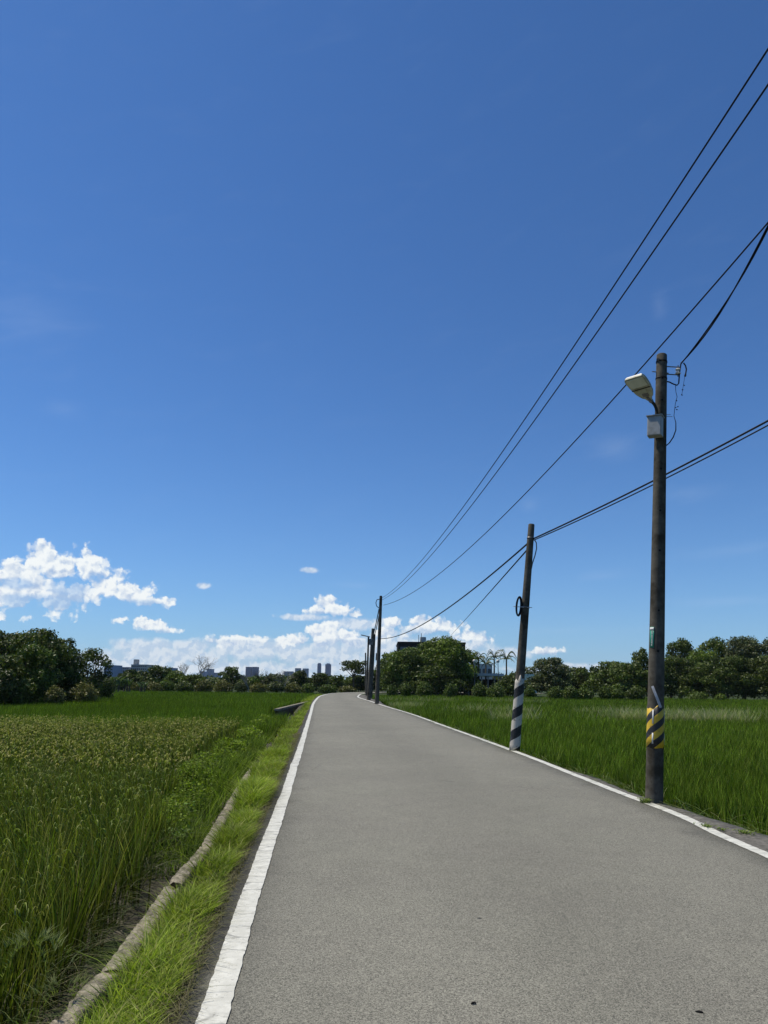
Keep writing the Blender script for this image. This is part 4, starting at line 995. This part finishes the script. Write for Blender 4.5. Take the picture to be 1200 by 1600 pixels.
class Pole:
    """leaning tapered pole; local frame: z along the axis"""
    def __init__(s, base_px, top_px, Y, w0, w1, label, group, lean_y=0.0, zb=0.0):
        p = ground(*base_px, z=zb) if Y is None else Vector((at(base_px[0], base_px[1], Y).x, Y, zb)); s.base = p
        t = at(*top_px, p.y + lean_y); s.top = t; s.axis = (t - p).normalized(); s.L = (t - p).length; s.r0 = w0 / 2; s.r1 = w1 / 2
        s.root = bpy.data.objects.new('utility_pole', None); COL.objects.link(s.root); tag(s.root, label, 'utility pole', group)
        s.x = Vector((1, 0, 0)); s.y = s.axis.cross(s.x).normalized(); s.x = s.y.cross(s.axis).normalized()
        Mx = Matrix((s.x, s.y, s.axis)).transposed().to_4x4(); Mx.translation = p; s.root.matrix_world = Mx; s.M = Mx
        print(label[:30], [round(v, 2) for v in p], 'L', round(s.L, 2))
    def put(s, name, mb, m, smooth=True, parent=None, bevel=0):
        o = mb.build(name, m, None, smooth, bevel); o.parent = parent or s.root; o.matrix_parent_inverse = Matrix.Identity(4); return o
    def r(s, z): return s.r0 + (s.r1 - s.r0) * z / s.L
    def shaft(s, n=28):
        mb = MB(); k = 16; mb.tube([(0, 0, -.3 + (s.L + .27) * i / k) for i in range(k)] + [(0, 0, s.L - .015), (0, 0, s.L)], [s.r(max(0, -.3 + (s.L + .27) * i / k)) for i in range(k)] + [s.r1 * .97, s.r1 * .82], n)
        return s.put('shaft', mb, M['pole'])
    def sleeve(s, name, z0, z1, m, off=.004, a0=0, a1=2 * math.pi, n=48, ragged=0):
        V = []; F = []; full = a1 - a0 > 6.28; rows = max(1, int((z1 - z0) / .12))
        cnt = n if full else n + 1
        for j in range(rows + 1):
            for i in range(cnt):
                z = z0 + (z1 - z0) * j / rows; a = a0 + (a1 - a0) * i / n
                if ragged and j == rows: z += ragged * (math.sin(a * 3) * .6 + math.sin(a * 7 + 1) * .4)
                if ragged and j == 0: z += ragged * .2 * math.sin(a * 4)
                rr = s.r(z) + off; V.append((math.cos(a) * rr, math.sin(a) * rr, z))
        for j in range(rows):
            for i in range(n):
                F.append((j * cnt + i, j * cnt + (i + 1) % cnt, (j + 1) * cnt + (i + 1) % cnt, (j + 1) * cnt + i))
        me = np_mesh(name, V, F); o = bpy.data.objects.new(name, me); COL.objects.link(o); me.materials.append(m); me.shade_smooth()
        md = o.modifiers.new('thick', 'SOLIDIFY'); md.thickness = off * .7; md.offset = -1
        o.parent = s.root; return o
    def hgt(s, py):                      # height along axis whose image row is py
        lo, hi = 0, s.L
        for _ in range(40):
            m_ = (lo + hi) / 2
            if proj(s.base + s.axis * m_)[1] > py: lo = m_
            else: hi = m_
        return (lo + hi) / 2
    def loc(s, p): return s.M.inverted() @ Vector(p)
PG = 'concrete utility poles along the right side of the road'
M['plate'] = mat('green_plate', (.02, .24, .16), .5, .1, 10, spec=.4)
M['white'] = mat('white_film', (.6, .6, .58), .6, .12, 20)
M['grey_strip'] = mat('grey_tape', (.42, .42, .43), .5, .2, 25, spec=.5)
M['boxpaint'] = mat('grey_box_paint', (.30, .31, .31), .55, .12, 9, spec=.4, dark=(.22, .22, .2), dscale=5)
M['lampcase'] = mat('lamp_casting', (.42, .41, .31), .6, .15, 14, spec=.4, dark=(.2, .18, .11), dscale=9)
M['lampwhite'] = mat('lamp_top', (.62, .62, .60), .5, .1, 10, spec=.4)
M['lens'] = mat('lamp_lens', (.55, .56, .46), .3, .08, 10, spec=.5)

P1 = Pole((1022, 1254), (1034, 554), None, .225, .155, 'tall near pole with yellow and black band, street lamp and grey box', PG)
P1.shaft()
z0, z1 = P1.hgt(1168), P1.hgt(1106)
M['yb'] = stripes('yellow_black_band', (.55, .36, .02), (.012, .012, .013), .203, -1, .5, (.25 - ((z0 + .03) / .203 - 3 * 3.0 / (2 * math.pi))) % 1, 3)
P1.sleeve('warning_band', z0, z1, M['yb'], ragged=.035)
for a in (-2.22, -.28):
    P1.sleeve('reflective_strip', z0 + .05, (z0 + z1) / 2 - .07, M['white'], off=.007, a0=a - .08, a1=a + .08, n=4)
    P1.sleeve('reflective_strip', (z0 + z1) / 2 + .05, z1 - .03, M['white'], off=.007, a0=a - .08, a1=a + .08, n=4)
# green number plate with white characters
zp0, zp1 = P1.hgt(1013), P1.hgt(981); ac0 = -2.62
P1.sleeve('number_plate', zp0, zp1, M['plate'], off=.006, a0=ac0 - .32, a1=ac0 + .32, n=8)
P1.sleeve('plate_heading', zp1 - .045, zp1 - .008, M['white'], off=.009, a0=ac0 - .30, a1=ac0 + .30, n=8)
nz = 8
for k in range(nz):                      # one column of small white characters, read downwards
    zz = zp0 + .035 + (zp1 - zp0 - .10) * k / (nz - 1); mb = MB(); a = ac0 + .06; rr = P1.r(zz) + .0085; T = Vector((-math.sin(a), math.cos(a), 0)); N = Vector((math.cos(a), math.sin(a), 0)); c = N * rr + Vector((0, 0, zz))
    Mx = Matrix((T, N, Vector((0, 0, 1)))).transposed()
    segs_ = [((0, .009), (.018, .0035)), ((0, -.009), (.018, .0035)), ((.008, 0), (.0035, .018)), ((-.008, 0), (.0035, .018)), ((0, 0), (.016, .0035))]
    for j, (o_, s_) in enumerate(segs_):
        if (k * 7 + j * 3) % 5 in ((0,) if k % 2 else (1,)): continue
        mb.box(c + T * o_[0] + Vector((0, 0, o_[1])), (s_[0], .0016, s_[1]), Mx)
    P1.put('character', mb, M['white'], False)
# loose grey strap
mb = MB(); zs0, zs1 = P1.hgt(1105), P1.hgt(1073)
pts = []
for i in range(9):
    t = i / 8; a = -2.35 + 1.0 * t; zz = zs1 + (zs0 - zs1) * t; rr = P1.r(zz) + .012; pts.append(Vector((math.cos(a) * rr, math.sin(a) * rr, zz)))
vs = []; fs = []
for i, p in enumerate(pts):
    n_ = Vector((p.x, p.y, 0)).normalized(); t_ = (pts[min(8, i + 1)] - pts[max(0, i - 1)]).normalized(); w_ = n_.cross(t_) * .017
    vs += [p - w_, p + w_, p + w_ - n_ * .006, p - w_ - n_ * .006]
for i in range(8):
    o = i * 4
    for k in range(4): fs.append((o + k, o + (k + 1) % 4, o + 4 + (k + 1) % 4, o + 4 + k))
mb.add(vs, fs); P1.put('strap', mb, M['grey_strip'])
# step holes and hooped wires
for py in (594, 628, 735, 800, 862, 955, 1018):
    zz = P1.hgt(py); a = -1.75; rr = P1.r(zz); mb = MB(); c = Vector((math.cos(a), math.sin(a), 0)) * rr + Vector((0, 0, zz))
    Mx = Matrix((Vector((-math.sin(a), math.cos(a), 0)), Vector((math.cos(a), math.sin(a), 0)), Vector((0, 0, 1)))).transposed()
    mb.tube([c - Vector((math.cos(a), math.sin(a), 0)) * .02, c + Vector((math.cos(a), math.sin(a), 0)) * .003], .015, 10); o = P1.put('step_hole', mb, M['hole'], False)
for py, w_ in ((566, 0), (592, 0)):
    zz = P1.hgt(py); P1.sleeve('clamp_ring', zz - .012, zz + .012, M['wire'], off=.004)
# bracket rack with insulator on the right side
yr = .0
def rack(P, zt, zb, rx, L, m=M['steel']):
    mb = MB(); mb.tube([(rx, 0, zt), (rx + L, 0, zt + .01)], .009, 8); mb.tube([(rx, 0, zb), (rx + L, 0, zb + .01)], .009, 8); mb.tube([(rx + L - .03, 0, zb - .02), (rx + L - .03, 0, zt + .04)], .008, 8)
    return P.put('bracket', mb, m)
za, zb_ = P1.hgt(572), P1.hgt(584)
rk = rack(P1, za, zb_, P1.r(za) - .02, .22)
mb = MB(); xc = P1.r(za) + .17; zc = (za + zb_) / 2
mb.tube([(xc, 0, zc - .045), (xc, 0, zc - .03), (xc, 0, zc - .01), (xc, 0, zc + .01), (xc, 0, zc + .03), (xc, 0, zc + .045)], [.03, .042, .026, .026, .042, .03], 14); P1.put('insulator', mb, M['ceramic'])
mb = MB(); zz = P1.hgt(582); mb.tube([(-P1.r(zz) - .06, 0, zz), (P1.r(zz) + .03, 0, zz)], .008, 6); P1.put('bolt', mb, M['steel'])
# cable loop, thin drop wires with little tags
def wloc(px, py, Y): return P1.loc(at(px, py, Y))
Yp = P1.top.y
mb = MB(); mb.tube([wloc(x, y, Yp) for x, y in smooth2([(1064, 566), (1062, 580), (1061, 592), (1059, 601), (1052, 600), (1042, 597)])] if False else [wloc(x, y, Yp - .02) for x, y in [(1064, 568), (1062, 580), (1061, 592), (1060.5, 599), (1058, 602), (1052, 600), (1046, 597), (1041, 596)]], .010, 6); P1.put('cable_loop', mb, M['wire'])
mb = MB(); mb.tube([wloc(x, y, Yp - .05) for x, y in [(1068, 567), (1071, 571), (1072.5, 577), (1071.5, 583), (1070.5, 588)]], [.010, .010, .010, .010, .016], 6); P1.put('cable_loop', mb, M['wire'])
mb = MB(); mb.tube([wloc(x, y, Yp - .02) for x, y in [(1055.5, 602), (1056, 612), (1058, 620), (1055, 632), (1054, 641), (1053, 650), (1056, 660), (1056, 672), (1052, 683), (1046, 692), (1040, 697), (1035, 698)]], [.004] * 6 + [.006, .008, .009, .009, .009, .009], 6); P1.put('drop_wire', mb, M['wire'])
mb = MB(); mb.tube([wloc(x, y, Yp - .05) for x, y in [(1070, 588), (1068, 600), (1066.5, 610), (1065, 618)]], .003, 5); P1.put('drop_wire', mb, M['wire'])
mb = MB()
for (x, y) in ((1069, 602), (1065.5, 617), (1057, 626), (1055.5, 637), (1059, 635.5), (1057.5, 640), (1066.5, 609)):
    mb.box(wloc(x, y, Yp - .03), (.022, .01, .011), Matrix.Rotation(random.uniform(-.6, .6), 3, 'Y'))
P1.put('wire_tag', mb, M['wire'], False)
for py in (647, 650):
    mb = MB(); zz = P1.hgt(py); mb.tube([(P1.r(zz) - .02, 0, zz), (P1.r(zz) + .05, -.01, zz), (P1.r(zz) + (.06 if py == 647 else .09), 0, zz + .01)], .004, 5); P1.put('wire_hook', mb, M['steel'])
# control box
nb = Vector((-.55, -.84, 0)).normalized(); tb = Vector((nb.y, -nb.x, 0)); 
if tb.x < 0: tb = -tb
zbc = P1.hgt(673); rr = P1.r(zbc); MX = Matrix((tb, -nb, Vector((0, 0, 1)))).transposed()
bw_, bd_, bh_ = .20, .13, .30
cb = nb * (rr + bd_ / 2 + .02) + Vector((0, 0, zbc)) - tb * .035
mb = MB(); mb.box(cb, (bw_, bd_, bh_), MX); box = P1.put('control_box', mb, M['boxpaint'], False, bevel=.006)
mb = MB(); mb.box(cb + Vector((0, 0, bh_ / 2 + .006)) + nb * .008, (bw_ + .025, bd_ + .03, .012), MX); P1.put('lid', mb, M['boxpaint'], False, parent=box)
mb = MB(); mb.box(cb + nb * (bd_ / 2 + .003) - Vector((0, 0, .02)), (bw_ - .03, .006, bh_ - .06), MX); P1.put('door', mb, M['boxpaint'], False, parent=box, bevel=.002)
mb = MB(); mb.box(cb - nb * (bd_ / 2 + .012), (.10, .03, bh_ * .7), MX); P1.put('mounting_plate', mb, M['steel'], False, parent=box)
# street lamp head on a bent arm
neck = P1.loc(at(1015.5, 624, P1.base.y - .16)); tip = P1.loc(at(991, 591, P1.base.y - .40))
armb = cb + Vector((0, 0, bh_ / 2)) + tb * .02
mb = MB(); p0 = armb; p3 = neck; pts = []
for i in range(12):
    t = i / 11; q1 = p0 + Vector((0, 0, .20)); q2 = p3 + (neck - tip).normalized() * .10
    pts.append((1 - t) ** 3 * p0 + 3 * (1 - t) ** 2 * t * q1 + 3 * (1 - t) * t * t * q2 + t ** 3 * p3)
mb.tube(pts, .022, 10); P1.put('lamp_arm', mb, M['pole'])
ax = (tip - neck); LL_ = ax.length * 1.06; ax.normalize(); wv = ax.cross(Vector((0, 0, 1))).normalized(); nv = wv.cross(ax).normalized()
if nv.z < 0: nv = -nv
prof = [(0, .035), (.08, .05), (.13, .085), (.32, .130), (.6, .156), (.85, .162), (.95, .155), (1.0, .135)]
def ring(sc, dz, lo=0, hi=1.0):
    a = [(t, w_ * sc) for t, w_ in prof if lo <= t <= hi]
    return [neck + ax * LL_ * t + wv * w_ + nv * dz for t, w_ in a] + [neck + ax * LL_ * t - wv * w_ + nv * dz for t, w_ in a[::-1]]
mb = MB(); r1_ = ring(1.0, -.018); r2_ = ring(1.0, .012); r3_ = ring(.85, .032); n_ = len(r1_)
mb.add(r1_ + r2_, [tuple(range(n_))[::-1]] + [(i, (i + 1) % n_, n_ + (i + 1) % n_, n_ + i) for i in range(n_)])
head = P1.put('lamp_head', mb, M['lampcase'], True)
mb = MB(); mb.add([v + nv * .001 for v in ring(1.03, .012)] + r3_, [tuple(range(n_, 2 * n_))] + [(i, (i + 1) % n_, n_ + (i + 1) % n_, n_ + i) for i in range(n_)]); P1.put('lamp_cover', mb, M['lampwhite'], True, parent=head)
lens = MB(); pr = ring(.86, -.022, .55, .97); lens.prism(pr, nv * -.006); P1.put('lens', lens, M['lens'], False, parent=head)
mb = MB(); c = neck + ax * LL_ * .51 - nv * .022; mb.box(c, (.010, .30, .008), Matrix((ax, wv, nv)).transposed()); P1.put('seam', mb, M['hole'], False, parent=head)
mb = MB(); c = neck + ax * LL_ * .24 - nv * .021; mb.box(c, (.055, .095, .006), Matrix((ax, wv, nv)).transposed()); P1.put('rating_plate', mb, M['steel'], False, parent=head)
mb = MB(); mb.tube([neck - ax * .05, neck + ax * .07], .032, 12); P1.put('collar', mb, M['steel'], True, parent=head)

P2 = Pole((804, 1173), (830.5, 819), None, .235, .155, 'leaning pole with worn black and white spiral paint at its foot', PG)
P2.shaft()
M['wb'] = stripes('white_black_paint', (.46, .42, .35), (.005, .005, .005), .47, -1, .9, (.75 - (P2.hgt(1112) / .47 + 1.75 / (2 * math.pi))) % 1)
P2.sleeve('painted_stripes', .0, P2.hgt(1060), M['wb'], off=.003, ragged=.10)
P2.sleeve('clamp_ring', P2.hgt(841) - .02, P2.hgt(841) + .02, M['steel'], off=.006)
P2.sleeve('clamp_ring', P2.hgt(949) - .015, P2.hgt(949) + .015, M['steel'], off=.006)
mb = MB(); zc = P2.hgt(949); pts = []
for k in range(3):
    for i in range(25):
        a = i / 24 * 2 * math.pi; pts.append(Vector((-P2.r(zc) - .070 + math.cos(a) * (.042 + .014 * k), -.03 - .018 * k, zc + math.sin(a) * (.205 + .014 * k))))
mb.tube(pts, .014, 6); P2.put('cable_coil', mb, M['wire'])
mb = MB(); mb.tube([(-P2.r(zc) - .20, -.05, zc - .02), (P2.r(zc) + .05, -.10, zc)], .009, 6); P2.put('coil_holder', mb, M['grey_strip'])
mb = MB(); mb.tube([P2.loc(at(x, y, P2.top.y)) for x, y in [(835, 843), (838, 848), (838.5, 857), (836, 868), (832, 880), (830.5, 888)]], .014, 7); P2.put('cable_loop', mb, M['steel'])

P3 = Pole((588.7, 1100), (595.2, 931), None, .30, .20, 'tallest middle pole, nearest of the far row where the road bends', PG)
P3.shaft(20)
mb = MB(); mb.tube([P3.loc(at(x, y, P3.top.y)) for x, y in [(594, 936), (589, 937), (587.3, 942), (588.5, 947), (592, 950)]], .03, 6, False); P3.put('cable_loop', mb, M['wire'])
P4 = Pole((576, 1094), (582.8, 982), None, .34, .24, 'thick far pole second in the row beyond the tallest middle pole', PG); P4.shaft(16)
mb = MB(); c = P4.loc(at(580, 1003, P4.top.y)); mb.box(c, (.35, .3, .5)); P4.put('junction_box', mb, M['steel'], False)
P5 = Pole((579.5, 1090), (585.2, 991), 72, .30, .22, 'far pole showing just right behind the thick far pole', PG); P5.shaft(12)
mb = MB(); c = P5.loc(at(586.5, 1026, P5.base.y)); mb.tube([c + Vector((.25, 0, -.35)), c + Vector((.25, 0, .35))], .22, 12); P5.put('transformer', mb, M['steel'])
P6 = Pole((573, 1088), (575.8, 994), 80, .26, .18, 'far pole carrying a short cross arm left of the thick pole', PG); P6.shaft(12)
mb = MB(); c = P6.loc(at(572, 994, P6.top.y)); mb.tube([c + Vector((-.55, 0, .12)), c + Vector((.45, 0, -.08))], .06, 6); P6.put('cross_arm', mb, M['steel'])
P7 = Pole((571.5, 1085), (571.2, 1020), 95, .24, .18, 'shortest and farthest pole at the road bend', PG); P7.shaft(10)

# ------------------------------------------------------------------ overhead wires (sagging curves in the vertical plane between supports)
def wire(label, px, A, B, r, ext=0.0, n=60, name='overhead_cable', wav=0, deg=2):
    """A, B: ground positions of the supports; px: pixels the wire is seen at. Parabola fitted in the plane A-B."""
    A = Vector((A[0], A[1], 0)); B = Vector((B[0], B[1], 0)); u = (B - A); L = u.length; u.normalize(); nn = Vector((u.y, -u.x, 0)); S = []; Z = []
    for (x, y) in px:
        d = ray(x, y); t = (A - CAM).dot(nn) / d.dot(nn); p = CAM + d * t; S.append((p - A).dot(u)); Z.append(p.z)
    cf = np.polyfit(S, Z, min(deg, len(px) - 1)); s0, s1 = min(0, min(S)) if ext >= 0 else min(S), max(L, max(S))
    s0 = min(S) if abs(min(S)) < 3 else 0
    print(label[:28], 'S', [round(v, 1) for v in S], 'Z', [round(v, 1) for v in Z], 'cf', [round(float(v), 4) for v in cf])
    mb = MB(); pts = []
    for i in range(n + 1):
        s = s0 + (s1 - s0) * i / n; pts.append(A + u * s + Vector((0, 0, float(np.polyval(cf, s)))) + nn * wav * math.sin(s * 2.5))
    rr = r
    mb.tube(pts, rr, 7); o = mb.build(name, M['wire'], smooth=True); tag(o, label, 'cable', 'overhead cables'); return o
p3 = P3.top; p1 = P1.top; p2 = P2.top
E1 = (6.6, -24)
wire('uppermost thin cable from the tallest middle pole to the top right corner', [(596, 934), (645, 894), (700, 827), (800, 672), (900, 535), (1000, 382), (1100, 236), (1200, 88)], (p3.x, p3.y), E1, .011)
wire('second cable running just below the uppermost one', [(597, 937), (650, 895), (700, 838), (800, 697), (900, 566), (1000, 428), (1100, 280), (1200, 133)], (p3.x, p3.y), (6.75, -24), .011)
wire('third cable crossing behind the lamp toward the right edge', [(599, 946), (650, 921), (700, 886), (800, 794), (900, 690), (1000, 577), (1100, 461), (1200, 347)], (p3.x, p3.y), (9.5, -20), .013)
wire('upper one of the paired cables from the leaning pole to the right edge', [(834, 842), (860, 829), (925, 798), (1004, 760), (1045, 739), (1100, 711), (1200, 657)], (p2.x, p2.y), (14.5, -3), .018)
wire('lower one of the paired cables from the leaning pole to the right edge', [(834, 844), (860, 833), (925, 803), (1004, 764.5), (1045, 746), (1100, 718), (1200, 664)], (p2.x, p2.y), (14.4, -3), .013)
wire('sagging cable between the leaning pole and the tallest middle pole', [(824, 850), (790, 878), (740, 921), (700, 950), (660, 976), (625, 992), (597, 998)], (p2.x, p2.y), (p3.x, p3.y), .022)
wire('branch cable from the leaning pole down to the big spreading tree', [(823, 860), (800, 886), (760, 931), (730, 965), (704, 993)], (p2.x, p2.y), (9.4, 90), .020)
for k, dx in ((0, 0.0), (1, 1.0)):
    wire(('outer' if k else 'inner') + ' strand of the twisted cable from the near pole bracket to the right edge', [(1064, 570 - dx), (1085, 543), (1105, 513), (1125, 488 - dx), (1145, 458 + dx * 3), (1165, 421 + dx * 3), (1185, 384), (1200, 353)], (p1.x + .25, p1.y), (6.4, -1.5), .010, wav=.012 * (1 - 2 * k))
wire('far cable linking the tallest middle pole and the thick far pole', [(592, 952), (588, 972), (584, 990)], (p3.x, p3.y), (P4.top.x, P4.top.y), .035)
wire('second far cable between the tallest middle pole and the thick far pole', [(592, 962), (588, 982), (584, 996)], (p3.x, p3.y), (P4.top.x - .1, P4.top.y), .030)

# ------------------------------------------------------------------ haze
hz = MB(); hz.box((0, 1500, 60), (4200, 3600, 2 * 62)); hz = hz.build('haze', None)
m = bpy.data.materials.new('haze'); m.use_nodes = True; t = m.node_tree; t.nodes.clear()
pv = t.nodes.new('ShaderNodeVolumePrincipled'); pv.inputs['Color'].default_value = (.80, .88, 1, 1); pv.inputs['Density'].default_value = .00006; pv.inputs['Anisotropy'].default_value = .2
mo = t.nodes.new('ShaderNodeOutputMaterial'); t.links.new(pv.outputs[0], mo.inputs['Volume']); hz.data.materials.append(m); tag(hz, kind='stuff')
